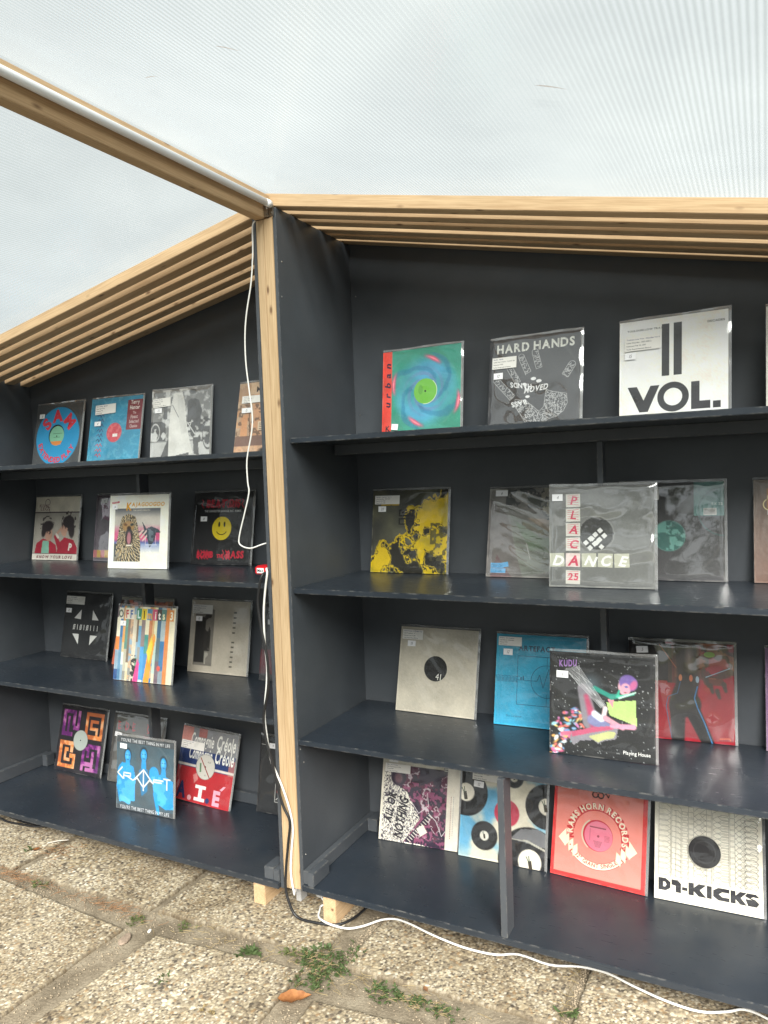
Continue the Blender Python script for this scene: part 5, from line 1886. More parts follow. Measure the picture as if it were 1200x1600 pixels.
def c_discs():
    a = Art('#5f9fc0', 120)
    n = a.ns(3, 91, 5)
    a.mix(np.clip((n - .44) * 6, 0, 1), '#d0cbb8')
    a.mix(np.clip((a.V - .85) * 6, 0, 1) * .7, '#cfcab6')
    def disc(cu, cv, r, lab, lr):
        rr = np.hypot(a.U - cu, a.V - cv)
        a.mix(a.soft(rr - r, .008), '#1e1e20')
        th = np.arctan2(a.V - cv, a.U - cu)
        a.mix(a.soft(rr - r * .97, .01) * np.clip(np.cos(2 * (th + .6)) - .9, 0, 1) * 5, '#55565a')
        a.mix(a.soft(np.abs(rr - r * .75) - .002, .006) * .4, '#3d3d40')
        a.mix(a.soft(rr - lr, .008), lab)
    disc(.06, .30, .26, '#d4cfc0', .10)
    disc(.30, .74, .155, '#d6d2c6', .052)
    disc(.62, .07, .11, '#d4cfc0', .045)
    disc(1.0, .33, .24, '#d4cfc0', .09)
    disc(.83, .93, .36, '#d4cfc0', .13)
    a.pfill([(.60, .72), (.72, .60), (.92, .58), (1, .62), (1, .76), (.8, .74)], '#6a6b6e')
    a.mix(a.pmask([(.60, .72), (.80, .73), (1, .80), (1, .775), (.8, .71)]), '#a8a69a')
    a.ell(.55, .46, .145, .145, '#b23a50', 0, .008)
    for u, v, s in ((.05, .32, 1), (.30, .74, .55), (.62, .06, .5), (.99, .33, .9), (.84, .95, 1)):
        a.rect(u - .02 * s, v - .03 * s, u + .02 * s, v + .06 * s, '#3b352c', -12)
        a.lines([((u - .05 * s, v - .07 * s), (u - .02 * s, v - .02 * s)), ((u - .02 * s, v - .08 * s), (u - .01 * s, v - .02 * s))], .010 * s, '#4a5a4a')
    return a
record('R4', .5690, .3800, 1.8, 15.0, c_discs(), "record picturing black discs in a cloudy sky, behind the bottom shelf's upright",
       price=(.15, .155, "12", 3, .12), info=(.13, .03, .36, .115, LBL("Floating Discs - In The Dark Room", "Label: Esoteric - ES 2220", "Released: 1996", "Style: House, Reggae"), 1), seed=16, amp=.0016)

def c_pink():
    a = Art('#cc3534')
    a.rect(.035, .0, .955, .955, '#dd8478')
    cu, cv = .49, .52
    a.arc("RAMS HORN RECORDS", cu, cv, .262, 4, .072, '#b92f33', .06, .86, .04)
    a.arc("RAMS HORN RECORDS", cu - .003, cv - .003, .266, 4, .062, '#e6dcc4', .03, .92, .115)
    a.ring(cu, cv, .250, .260, '#b92f33', -84, 94)
    a.ring(cu, cv, .150, .172, '#c9b8a2', 215, 330)
    a.disc(cu + .005, cv, .160, '#b8283c', 56)
    a.disc(cu + .012, cv + .005, .150, '#d5748a', 56)
    a.disc(cu + .01, cv + .005, .013, '#8a3a4a', 14)
    a.rect(cu - .08, cv - .06, cu - .077, cv + .06, '#6a2a3a')
    a.rect(cu - .085, cv - .088, cu + .09, cv - .074, '#8a3a48')
    for k in range(6): a.rect(cu - .04 + .004 * k, cv + .055 + .011 * k, cu + .055 - .004 * k, cv + .060 + .011 * k, '#8a4a58')
    for k in range(5): a.rect(cu + .075, cv - .01 + .013 * k, cu + .13, cv - .006 + .013 * k, '#9a4a58')
    # ribbon
    a.ring(cu, cv - .02, .295, .365, '#b92f33', 128, 232)
    a.ring(cu, cv - .02, .300, .360, '#e4dcc2', 130, 230)
    for sgn in (-1, 1):
        for k in range(3):
            x = cu + sgn * (.235 + .048 * k)
            y = cv + .205 - .045 * k
            a.poly([(x - .03 * sgn, y - .09), (x + .028 * sgn, y - .045), (x + .02 * sgn, y + .06), (x - .035 * sgn, y + .015)], '#b4a88c')
            a.poly([(x - .026 * sgn, y - .080), (x + .024 * sgn, y - .040), (x + .017 * sgn, y + .05), (x - .031 * sgn, y + .010)], '#e4dcc2')
        x, y = cu + sgn * .365, cv + .085
        a.poly([(x - .03 * sgn, y - .10), (x + .055 * sgn, y + .005), (x - .03 * sgn, y + .085)], '#e4dcc2')
    a.arc('12" GIANT SINGLE', cu, cv - .02, .343, 180, .042, '#a83236', .02, .95, .14, under=True)
    # little horned emblem above the ring
    a.ring(.45, .105, .022, .036, '#3a2a28', 60, 400, 24)
    a.ring(.51, .105, .022, .036, '#3a2a28', -40, 300, 24)
    a.ring(.48, .095, .05, .056, '#3a2a28', -60, 60, 20)
    a.line([(.535, .10), (.565, .08), (.59, .115), (.60, .085)], .009, '#3a2a28')
    a.disc(.205, .665, .008, '#b92f33', 10)
    a.disc(.80, .69, .008, '#b92f33', 10)
    return a
record('R4', .8964, .3775, -3.4, 16.0, c_pink(), "salmon pink record with a red border, arched cream lettering and a ribbon banner",
       price=(.075, .02, "8", 0, .12), seed=17)

def c_kicks():
    a = Art('#dedacb')
    g = '#8b897f'
    def dj(v, col, out, c2):
        h = .115
        # D, turned J, hyphen, K, I, C, K, S drawn as heavy blocks
        seg = []
        def blk(p): seg.append(p)
        blk([(.04, v), (.11, v), (.155, v + .03), (.155, v + .085), (.11, v + h), (.04, v + h)])
        blk([(.165, v + .05), (.165, v), (.225, v), (.255, v + .03), (.255, v + h), (.205, v + h), (.205, v + .055)])
        blk([(.265, v + .055), (.315, v + .055), (.315, v + .085), (.265, v + .085)])
        blk([(.325, v), (.375, v), (.375, v + .04), (.42, v), (.49, v), (.43, v + .055), (.49, v + h), (.42, v + h), (.375, v + .075), (.375, v + h), (.325, v + h)])
        blk([(.495, v), (.54, v), (.54, v + h), (.495, v + h)])
        blk([(.70, v), (.60, v), (.553, v + .03), (.553, v + .085), (.60, v + h), (.70, v + h), (.70, v + .08), (.635, v + .08), (.605, v + .058), (.635, v + .035), (.70, v + .035)])
        blk([(.71, v), (.755, v), (.755, v + .04), (.795, v), (.855, v), (.80, v + .055), (.855, v + h), (.795, v + h), (.755, v + .075), (.755, v + h), (.71, v + h)])
        blk([(.96, v + .02), (.935, v), (.86, v), (.835, v + .03), (.90, v + .055), (.845, v + .055), (.845, v + .065), (.865, v + h), (.94, v + h), (.965, v + .08), (.93, v + .05), (.89, v + .04), (.91, v + .028), (.96, v + .03)])
        for p in seg:
            if out: a.line([(x, y) for x, y in p] + [p[0]], .0032, col)
            else: a.poly(p, col)
        if not out:
            a.poly([(.085, v + .035), (.105, v + .035), (.118, v + .058), (.105, v + .08), (.085, v + .08)], c2)
    for k in range(13):
        dj(.075 + .052 * k, g, True, None)
        if k < 12: a.rect(.03, .075 + .052 * (k + 1) + .008, .975, .075 + .052 * (k + 1) + .05, '#dedacb') if False else None
    a.rect(.03, .775, .975, .93, '#dedacb')
    dj(.795, '#26262a', False, '#dedacb')
    a.ring(.47, .485, .150, .158, '#aaa79a', n=56)
    a.disc(.475, .485, .151, '#232224', 56)
    a.ring(.475, .485, .10, .105, '#3b3a3c', n=48)
    a.t("Limited Edition  DJ", .76, .045, .013, '#3a3a3a', .01, 1)
    a.t("30", .905, .048, .030, '#1c1c1c', .03, 1)
    a.rect(.945, .03, .975, .038, '#1c1c1c', 25)
    return a
record('R4', 1.2324, .3756, 1.84, 17.0, c_kicks(), "off-white record with outlined block letters around a black centre hole", seed=18, amp=.0014)
record('R4', 1.575, .3850, 1.0, 15.0, c_plain('#3a3a40'), "dark record edge right of the off-white block-letter record", seed=19)

# --- left bay, top shelf
def c_sam():
    a = Art('#4b4d4f')
    a.disc(.5, .52, .462, '#2f93c4', 64)
    a.ring(.5, .52, .457, .462, '#277aa6', n=64)
    a.arc("SAM", .5, .52, .235, 2, .19, '#cf3a48', .05, 1.05, .02)
    a.arc("EXTENDED PLAY", .5, .52, .415, 184, .085, '#cf3a48', .04, .95, .10, under=True)
    a.disc(.475, .50, .165, '#1c1c20', 48)
    a.disc(.485, .515, .155, '#7fb89a', 48)
    a.poly([(.36, .60), (.61, .60), (.575, .655), (.485, .67), (.40, .65)], '#d98a4a')
    a.rect(.40, .475, .60, .482, '#3f6f5c')
    a.rect(.42, .535, .56, .541, '#3f6f5c')
    a.disc(.485, .52, .012, '#1d2b24', 12)
    return a
record('L1', -1.600, .405, 1.8, 10.8, c_sam(), "grey record with a big blue disc and fat red curved lettering",
       price=(.085, .155, "12", 0, .11), seed=20)

def c_bluefield():
    a = Art('#3f8fae', 100)
    n = a.ns(3, 101, 5)
    a.mix(np.clip((np.sin(30 * n + 8 * a.V) - .6) * 2, 0, 1) * .5, '#79b6c6')
    a.mix(a.ns(40, 102, 2) * .35, '#2f7492')
    a.ell(.495, .535, .145, .145, '#c04a55', 0, .01)
    a.mix((np.hypot(a.U - .495, a.V - .535) < .14) * (a.ns(22, 103, 2) > .55) * .4, '#d88a84')
    for k in range(11):
        v = .12 + .075 * k
        a.line([(.15, v), (.19, v - .025), (.21, v + .02), (.24, v - .03), (.27, v + .015)], .012, '#3f4d72' if k < 8 else '#b5485a')
    a.rect(.72, .06, 1.0, .51, '#7a3a40')
    a.t("Terry", .86, .125, .06, '#e2ddd6', .02, .75, 0, 0, .08, 'c')
    a.t("Hunter", .86, .205, .06, '#e2ddd6', .02, .75, 0, 0, .08, 'c')
    for k, (tt, h) in enumerate((("The", .04), ("Finest", .055), ("Selected", .05), ("Classics", .045))):
        a.t(tt, .86, .275 + k * .068, h, '#c6b0ae', .02, .7, 0, 0, .08, 'c')
    a.rect(.47, .555, .565, .60, '#dcd6d2')
    return a
record('L1', -1.225, .405, 2.2, 11.0, c_bluefield(), "mottled blue record with pink-red centre and dark red text panel",
       price=(.105, .355, "8", 0, .125), info=(.10, .10, .40, .145, LBL("Terry Hunter - Madness", "Label: Night Nurse", "Released: 1995", "Style: House"), -2), seed=21, amp=.0020)

def c_coat():
    a = Art('#a3a3a1', 112)
    n1, n2 = a.ns(5, 111, 4), a.ns(14, 112, 3)
    a.mix(((n2 > .52) & (a.V < .72)) * .8, '#6e6e6d')
    a.mix(((n2 < .40) & (a.V < .72)) * .8, '#cfcfcd')
    a.mix((a.V > .74) * .8, '#c0c0be')
    a.box_(.0, .72, 1, .745, '#7c7c7b')
    a.box_(.21, .22, .28, .42, '#5a5a5b')
    a.mix(((a.U < .26) & (a.V > .45) & (a.V < .72)) * (n2 > .46) * .9, '#3f3f40')
    a.mix(((a.U > .62) & (a.V > .42) & (a.V < .8)) * (n2 > .49) * .9, '#444445')
    a.pfill([(.62, .18), (.70, .14), (.80, .18), (.86, .32), (.82, .50), (.62, .52)], '#4c4c4e')
    a.ell(.70, .09, .05, .07, '#8b8b8a', 0, .02)
    a.ell(.70, .05, .06, .035, '#4a4a4b', 0, .02)
    a.pfill([(.30, .70), (.36, .74), (.30, 1), (.16, 1)], '#515152')
    a.pfill([(.38, .06), (.52, .05), (.57, .20), (.60, .45), (.66, .72), (.73, .92), (.31, .97), (.31, .60), (.33, .25)], '#d6d5d0')
    a.mix(a.pmask([(.44, .08), (.52, .10), (.58, .40), (.62, .62), (.52, .64), (.46, .35)]) * .35 * n1, '#8f8f8c')
    a.line([(.36, .22), (.42, .32), (.47, .40)], .010, '#77777a')
    a.pfill([(.40, .94), (.66, .90), (.66, 1), (.36, 1)], '#555556')
    a.pfill([(.72, .70), (.80, .70), (.83, .95), (.74, .92)], '#505051')
    a.mix(a.soft(np.abs(np.hypot((a.U - .97) * 2.2, a.V - .66) - .2) - .012, .01) * .9, '#3c3c3d')
    a.mix(a.soft(np.abs(np.hypot((a.U - .08) * 1.6, a.V - .60) - .12) - .01, .01) * .9, '#cfcfcd')
    a.lines([((.62, .48), (.76, .66)), ((.70, .45), (.66, .55)), ((.62, .50), (.72, .47))], .014, '#c9c9c7')
    return a
record('L1', -.830, .410, 4.9, 7.6, c_coat(), "black and white photo record of a person in a long pale coat passing bicycles",
       price=(.07, .255, "25", 0, .12), info=(.035, .115, .30, .125, LBL("Various - The Jura", "Label: SMALL VILLE", "Released: 2008", "Style: Deep House, Minimal"), -3), seed=22, bag=PLASTIC_CLOUDY)

def c_tan():
    a = Art('#b79d84', 96)
    n = a.ns(6, 121, 4)
    a.mix((n > .52) * .6, '#c98f66')
    a.mix((n < .42) * .5, '#9a7a64')
    a.mix((a.ns(22, 122, 2) > .58) * (a.V > .3) * .7, '#5f4c40')
    a.box_(.2, 0, 1, .17, '#c2a88e')
    a.pfill([(.1, .45), (.18, .45), (.20, .74), (.08, .74)], '#c9946c')
    a.box_(.0, .73, 1, .86, '#7a5f54')
    a.mix((a.V > .86) * .7, '#d0a888')
    a.ell(.55, .93, .14, .04, '#2c2622', 0, .02)
    a.line([(.2, .42), (.24, .74)], .014, '#5a4a3e')
    a.line([(.45, .35), (.46, .72)], .014, '#5a4a3e')
    a.rect(.36, .54, .47, .66, '#cdb79c', -3)
    a.lines([((.38, .57 + .025 * k), (.45, .568 + .025 * k)) for k in range(4)], .008, '#4a3c34')
    for k, ch in enumerate("MON"): a.t(ch, .29 + .19 * k, .135, .075, '#3a3234', .03, .95)
    a.t("TAGE", .85, .135, .075, '#3a3234', .03, .6)
    return a
record('L1', -.3748, .395, -.8, 12.9, c_tan(), "tan street-scene record partly hidden by post and hanging white cable",
       price=(.085, .35, "15", 0, .15), info=(.07, .185, .62, .10, LBL("Various - Montage", "Label: Compilation 02", "Released: 2009", "Style: Disco")), seed=23)

# --- left bay, second shelf
def c_twins():
    a = Art('#a9a49a', 112)
    a.box_(0, 0, 1, .245, '#d2cbbb')
    a.box_(0, .245, 1, .258, '#3c2a34')
    a.mix((a.V > .26) * np.clip(a.ns(3, 131), 0, 1) * .4, '#8f8a82')
    hair = '#2c2426'
    skin = '#b8917e'
    # left figure
    a.pfill([(.05, .90), (.08, .74), (.22, .66), (.40, .70), (.52, .76), (.56, .90)], '#9c2336')
    a.pfill([(.22, .70), (.36, .70), (.38, .90), (.20, .90)], '#7fae9c')
    a.ell(.34, .58, .085, .125, skin, -14, .015)
    a.ell(.31, .47, .13, .085, hair, -10, .02)
    a.ell(.23, .55, .05, .09, hair, 10, .02)
    a.mix(((np.hypot(a.U - .30, a.V - .46) < .16) & (a.ns(30, 5, 2) > .6)) * .8, hair)
    # right figure
    a.pfill([(.54, .90), (.58, .74), (.70, .64), (.90, .68), (.99, .80), (.99, .90)], '#9c2336')
    a.cap((.50, .62), (.62, .50), .022, .02, skin, .012)
    a.cap((.50, .63), (.60, .78), .03, .05, '#9c2336', .012)
    a.cap((.52, .60), (.56, .64), .022, .022, '#d8d0c6', .01)
    a.ell(.69, .50, .075, .115, skin, 12, .015)
    a.ell(.77, .40, .125, .095, hair, 0, .02)
    a.ell(.84, .52, .065, .13, hair, -10, .02)
    a.mix(((np.hypot(a.U - .78, a.V - .40) < .17) & (a.ns(30, 6, 2) > .58)) * .8, hair)
    a.ell(.70, .60, .04, .03, skin, 0, .02)
    a.box_(0, .895, 1, .905, '#3c2026')
    a.box_(0, .905, 1, 1, '#d2ccc2')
    a.t("P", .80, .84, .11, '#d9cfc8', .05, .9, 0, 8)
    for k, (tt, v) in enumerate((("KIWI", .165), ("LEGS", .215))): a.t(tt, .09 + .03 * k, v, .052, '#6a2440', .0, 1.35, 0, 0, .12)
    a.ring(.27, .09, .05, .058, '#4a2034', -140, 130, 24)
    a.line([(.235, .13), (.30, .17), (.34, .245)], .008, '#4a2034')
    a.t("KNOW YOUR LOVE", .50, .975, .048, '#6a1c2e', .03, 1.05, .2, 0, .22, 'c')
    return a
record('L2', -1.6661, .4237, .6, 9.1, c_twins(), "photo record of two curly-haired people in red jackets under a cream title band", seed=24)

def c_behind():
    a = Art('#77767a', 64)
    a.mix(a.ns(3, 141), '#5a4a58')
    a.pfill([(.1, .1), (.4, .1), (.3, .4), (.15, .35)], '#7a4a66')
    a.box_(0, .83, 1, .93, '#c9a85a')
    a.mix(((a.V > .83) & (a.V < .93)) * (np.sin(a.U * 40) > 0) * .8, '#c06a80')
    return a
record('L2', -1.2495, .4296, 0, 8.3, c_behind(), "grey and mauve record mostly hidden behind the white lion record",
       price=(.12, .055, "10", 0, .13), seed=25, bag=PLASTIC_CLOUDY)

def c_lion():
    a = Art('#f0ebdb', 124)
    k0 = (a.U > .10) & (a.U < .86) & (a.V > .185) & (a.V < .66)
    g = np.clip((a.V - .185) / .12, 0, 1)
    a.mix(k0 * 1., '#5b5f66')
    a.mix(k0 * g, '#b9b3aa')
    a.mix(k0 * np.clip((a.V - .40) / .14, 0, 1), '#c05078')
    a.mix(k0 * np.clip((a.V - .60) / .05, 0, 1), '#5a6a9a')
    a.mix(((a.U > .50) & (a.U < .86) & (a.V > .66) & (a.V < .80)) * np.clip((.80 - a.V) / .14, 0, 1), '#7f8fb8')
    a.box_(.10, .66, .55, .90, '#4a4d50')
    # maned animal head, mouth open
    r = np.hypot((a.U - .33) * 1.25, a.V - .52)
    th = np.arctan2(a.V - .52, a.U - .33)
    man = a.pmask([(.33, .255), (.45, .30), (.50, .45), (.54, .62), (.55, .90), (.12, .90), (.14, .66), (.18, .44), (.22, .30)])
    a.mix(man, '#4a4640')
    hair = (np.sin(th * 38 + 14 * a.ns(5, 151)) > .25)
    a.mix(man * hair * .85, '#b39a70')
    a.mix(man * (np.sin(th * 23 + 20 * a.ns(6, 152)) > .72) * .9, '#2a2825')
    a.mix(man * (np.sin(th * 51 + 9 * r * 10) > .86) * .9, '#ded0b0')
    a.ell(.335, .43, .10, .075, '#9c7a4e', 0, .02)
    a.ell(.285, .405, .03, .018, '#6a4a2c', 10, .01)
    a.ell(.395, .405, .03, .018, '#2c3434', -10, .01)
    a.ell(.345, .455, .035, .03, '#3a2a22', 0, .015)
    a.ell(.35, .57, .065, .115, '#2b2526', 0, .015)
    a.ell(.35, .59, .035, .085, '#a8727a', 0, .015)
    a.box_(.305, .675, .40, .69, '#d8d0c0')
    # dark bird, wings half open
    a.pfill([(.56, .36), (.64, .46), (.72, .43), (.84, .47), (.88, .52), (.80, .52), (.78, .62), (.70, .72), (.66, .60), (.60, .54), (.50, .50), (.60, .47)], '#39404a')
    a.mix(a.pmask([(.52, .48), (.64, .47), (.66, .58), (.58, .63), (.52, .55)]) * (np.sin(90 * (a.U + a.V)) > 0), '#c8b0a8')
    a.mix(a.pmask([(.66, .46), (.8, .48), (.76, .62), (.70, .70)]) * (a.ns(30, 7, 2) > .5) * .6, '#6f8088')
    a.line([(.63, .58), (.63, .68), (.80, .68), (.80, .56)], .007, '#c9b6c0')
    a.line([(.64, .68), (.82, .68)], .012, '#b8c0d0')
    a.t("K", .285, .205, .105, '#d79a1c', .04, .9, .1)
    a.t("AJAGOOGOO", .375, .155, .055, '#d79a1c', .03, 1.02, .15, 0, .10)
    a.t("THE LION'S MOUTH", .40, .22, .022, '#d9d0b8', .0, 1.1)
    a.rect(.035, .085, .165, .11, '#b8485a', -6)
    a.t("SPECIAL", .05, .105, .016, '#f0e0e0', .01, 1.1, 0, -6)
    return a
record('L2', -.929, .2353, 4.64, 7.4, c_lion(), "white record with a roaring lion picture and golden title",
       price=(.055, .125, "6", 0, .09), seed=26, prop=False)

def c_badge():
    a = Art('#1d1d1f', 80)
    a.mix(a.ns(2, 161) * .5, '#3a3a3d')
    r_ = '#b8263a'
    a.t("BEAT DIS", .50, .205, .105, r_, .05, .86, .1, 0, .06, 'c')
    for k in range(9): a.line([(.14 + .085 * k, .10), (.16 + .085 * k, .13), (.13 + .085 * k, .17), (.17 + .085 * k, .215)], .014, r_)
    a.t("THE GANGSTER BOOGIE INC. REMIX", .50, .275, .030, '#dadada', .02, .88, 0, 0, .08, 'c')
    a.disc(.5, .50, .168, '#3a3410', 48)
    a.disc(.5, .50, .162, '#dcc42a', 48)
    a.disc(.455, .445, .016, '#2a260e', 14, .038)
    a.disc(.545, .445, .016, '#2a260e', 14, .038)
    a.ring(.5, .485, .095, .107, '#2a260e', 125, 235, 24)
    for k, w_ in enumerate(("BOMB", "THE", "BASS")):
        u = (.10, .44, .60)[k]
        a.t(w_, u, .905, (.085, .05, .095)[k], r_, .05, (.85, .9, .9)[k], .05, -1, .04)
    for k in range(7):
        u = .12 + .05 * k + (.22 if k > 3 else 0)
        a.line([(u, .80), (u + .02, .84), (u - .01, .88), (u + .025, .925)], .013, r_)
    return a
record('L2', -.6409, .4149, 1.7, 10.2, c_badge(), "black record with a yellow smiling disc and red brush lettering",
       price=(.14, .335, "10", 0, .11), seed=27, card=CARD_DARK, amp=.0018)

def c_palestrip():
    a = Art('#6fa6bd')
    a.rect(0, .93, 1, 1, '#c8506a')
    return a
record('L2', -.2120, .4120, 0, 11.0, c_palestrip(), "pale blue record edge peeping out beside the post above the red socket box", seed=28)

# --- left bay, third shelf
def c_arrows():
    a = Art('#252628', 64)
    a.mix(a.ns(2, 171) * .35, '#3d3e41')
    c = '#d5d5d2'
    a.poly([(.23, .395), (.375, .255), (.375, .405)], c)
    a.poly([(.625, .255), (.625, .405), (.765, .405)], c)
    a.poly([(.22, .635), (.365, .635), (.365, .79)], c)
    a.poly([(.615, .640), (.765, .640), (.615, .79)], c)
    for k, ch in enumerate("01010111"):
        u = .215 + k * .073
        a.t(ch, u + .03, .568, .085, c, .012, .82, 0, 0, .09, 'c')
        if ch == '0': a.line([(u + .005, .57), (u + .055, .49)], .008, c)
    return a
record('L3', -1.4915, .4122, -.5, 11.3, c_arrows(), "black record with four white corner triangles around a row of white digits",
       price=(.045, .245, "12", 0, .12), info=(.03, .055, .41, .125, LBL("Binary - Data Transmission", "Label: Network - NWKT 27", "Released: 1992", "Style: Techno")), seed=29, card=CARD_DARK)

def c_strips():
    a = Art('#a9a28c', 124)
    rr = np.random.default_rng(77)
    cols = ['#b3ae9c', '#3f74a0', '#d9a25a', '#4f8f86', '#c8b48a', '#8a8a84', '#e2dcc6', '#3c7f63', '#4f94c8', '#6f5f68', '#3f7fb4', '#e0823c', '#d9c04a', '#cfd6cc', '#31507f', '#8aa0b0', '#c07a4a', '#7a6a5a', '#d5ceb0', '#cfc6a4']
    edges = np.concatenate([[0], np.cumsum(rr.uniform(.6, 1.4, 19))])
    edges = edges / edges[-1]
    for k in range(19):
        m = ((a.U >= edges[k]) & (a.U < edges[k + 1])).astype(float)
        a.mix(m, cols[k])
        v = 0
        while v < 1:
            h = rr.uniform(.1, .5)
            c2 = cols[rr.integers(len(cols))]
            a.mix(m * ((a.V >= v) & (a.V < v + h)) * (1.0 if rr.random() < .5 else .25), c2)
            v += h
        if k in (6, 7): a.mix(m * (a.ns(34, 3, 2) > .5) * (a.V > .65), '#2c2c2a')
        if k in (5, 12): a.mix(m * (a.ns(20, 9, 3) > .52) * .8, '#caa27c')
    a.pfill([(.34, 1), (.40, .70), (.44, .76), (.43, 1)], '#cf4a86')
    a.pfill([(.52, 1), (.58, .55), (.66, .35), (.69, .4), (.64, .75), (.62, 1)], '#e0963a')
    a.pfill([(.55, .6), (.62, .38), (.65, .5), (.6, .75)], '#dcc03a')
    a.ell(.77, .80, .03, .035, '#d4564a', 0, .012)
    a.box_(.85, .0, .90, 1.0, '#c98048')
    a.box_(.90, .16, 1.0, 1.0, '#cfc7ac')
    hd = (('O', '#d8d4c2', '#5d665c', .02), ('F', '#e0d8c4', '#b03a3a', .13), ('F', '#d8d0c0', '#3a5f98', .205), ('L', '#3f8a6a', '#cfe0e0', .335), ('I', '#e0c63c', '#3c2c18', .425),
          ('m', '#5a8aa8', '#d8a03a', .52), ('i', '#c85a78', '#e6e0d0', .62), ('t', '#4a3a34', '#e6e6de', .69), ('s', '#5a7f78', '#ded8b0', .765), ('3', '#d08a4a', '#e8dfc4', .89))
    for ch, bgc, fc, u in hd:
        a.rect(u, .025, u + .085, .175, bgc, rr.uniform(-2, 2))
        a.t(ch, u + .042, .155, .105, fc, .035, .72, 0, rr.uniform(-5, 5), .1, 'c')
    return a
record('L3', -.8975, .1972, 2.6, 10.4, c_strips(), "multicoloured record collaged from torn vertical paper strips, standing forward",
       price=(.065, .20, "7", 0, .105), seed=30, prop=False)

def c_orange():
    a = Art('#b5614a', 64)
    a.mix((a.ns(4, 181, 4) > .55) * 1., '#3c2a22')
    a.mix((a.ns(4, 182, 4) > .58) * .6, '#cf8a5a')
    a.box_(0, 0, 1, .05, '#8a8a80')
    return a
record('L3', -1.1117, .3850, 1.4, 16.2, c_orange(), "rusty orange record whose top corners show behind the striped paper collage", seed=31)

def c_putty():
    a = Art('#aaa294', 100)
    a.box_(.095, .13, .41, .90, '#5d5a54')
    a.mix(((a.U > .095) & (a.U < .41) & (a.V > .13) & (a.V < .90)) * a.ns(3, 191), '#8a857c')
    a.box_(.10, .24, .27, .86, '#262524')
    a.mix(((a.U > .25) & (a.U < .36) & (a.V > .2) & (a.V < .70)) * (a.ns(6, 192) > .45), '#2f2d2b')
    a.mix(((a.U > .28) & (a.U < .41) & (a.V > .72) & (a.V < .88)) * (a.ns(8, 193) > .5), '#9a968c')
    for k, v in enumerate((.155, .225, .295, .36, .43, .56, .625, .69, .76, .825, .89)):
        a.rect(.735 - .003 * k, v - .012, .785 - .003 * k, v + .012, '#6f6a60')
        a.t("EH", .76 - .003 * k, v + .009, .016, '#2c2a28', .02, 1, 0, 0, .1, 'c')
    return a
record('L3', -.6825, .4103, 2.2, 10.8, c_putty(), "putty-coloured record with a dark photo strip at left and a column of tiny dark marks",
       price=(.10, .225, "15", 0, .11), info=(.03, .065, .35, .125, LBL("Second Hand - This Way Is 2", "Label: Less Editions - LE 14", "Released: 2011", "Style: House, Minimal"), 0), seed=32)

def c_darkstrip():
    a = Art('#2a2b2d', 64)
    a.mix(a.ns(3, 201) * .5, '#4a4648')
    a.mix(((a.V > .6) & (a.V < .9)) * a.ns(4, 202) * .9, '#6a2c34')
    a.t("LIVE AT", .08, .09, .05, '#c8c8c4', .02, 1)
    a.t("THE CLUB", .08, .155, .05, '#c8c8c4', .02, 1)
    return a
record('L3', -.2925, .4016, 3.0, 11.9, c_darkstrip(), "dark record with grey lettering and reddish patch, half hidden behind two cables",
       price=(.09, .20, "5", 0, .13), seed=33, card=CARD_DARK)

# --- left bay, bottom shelf
def c_maze():
    a = Art('#232126', 110)
    n = a.ns(9, 211, 3)
    r = np.hypot(a.U - .5, a.V - .5)
    pal = (('#5f2266', '#8a3a86', '#b878a8'), ('#b8663a', '#dd8a4c', '#e8b088'))
    # four blocky letters of bars, two purple, two orange
    L = {0: [(.06, .06, .13, .45), (.06, .06, .34, .12), (.27, .06, .34, .30), (.17, .16, .22, .45), (.17, .16, .22, .22), (.30, .30, .44, .36), (.38, .06, .44, .36), (.06, .40, .30, .46)],
         1: [(.56, .06, .94, .12), (.56, .06, .62, .34), (.88, .06, .94, .46), (.66, .17, .84, .22), (.66, .17, .71, .30), (.66, .28, .84, .33), (.79, .28, .84, .40), (.60, .40, .94, .46), (.56, .34, .62, .40)],
         2: [(.06, .54, .13, .94), (.06, .54, .36, .60), (.30, .54, .36, .70), (.18, .64, .26, .69), (.18, .64, .23, .84), (.30, .72, .42, .78), (.37, .72, .43, .94), (.06, .88, .43, .94), (.18, .79, .32, .84)],
         3: [(.56, .58, .62, .94), (.56, .58, .72, .64), (.66, .54, .72, .74), (.66, .54, .94, .60), (.88, .54, .94, .94), (.76, .64, .82, .88), (.56, .80, .76, .86), (.66, .88, .94, .94)]}
    for q, bars in L.items():
        c = pal[0 if q in (0, 3) else 1]
        m = np.zeros_like(a.U)
        for u0, v0, u1, v1 in bars: m = np.maximum(m, ((a.U > u0) & (a.U < u1) & (a.V > v0) & (a.V < v1)) * 1.)
        a.mix(m, c[1])
        a.mix(m * (n > .55), c[0])
        a.mix(m * (n < .42) * .8, c[2])
    return a
record('L4', -1.5609, .3982, .6, 13.8, c_maze(), "dark record with blocky maze letters in purple and orange around a grey centre label",
       disc=centre_disc(.155, '#a9b2ac'), seed=34, card=CARD_DARK)

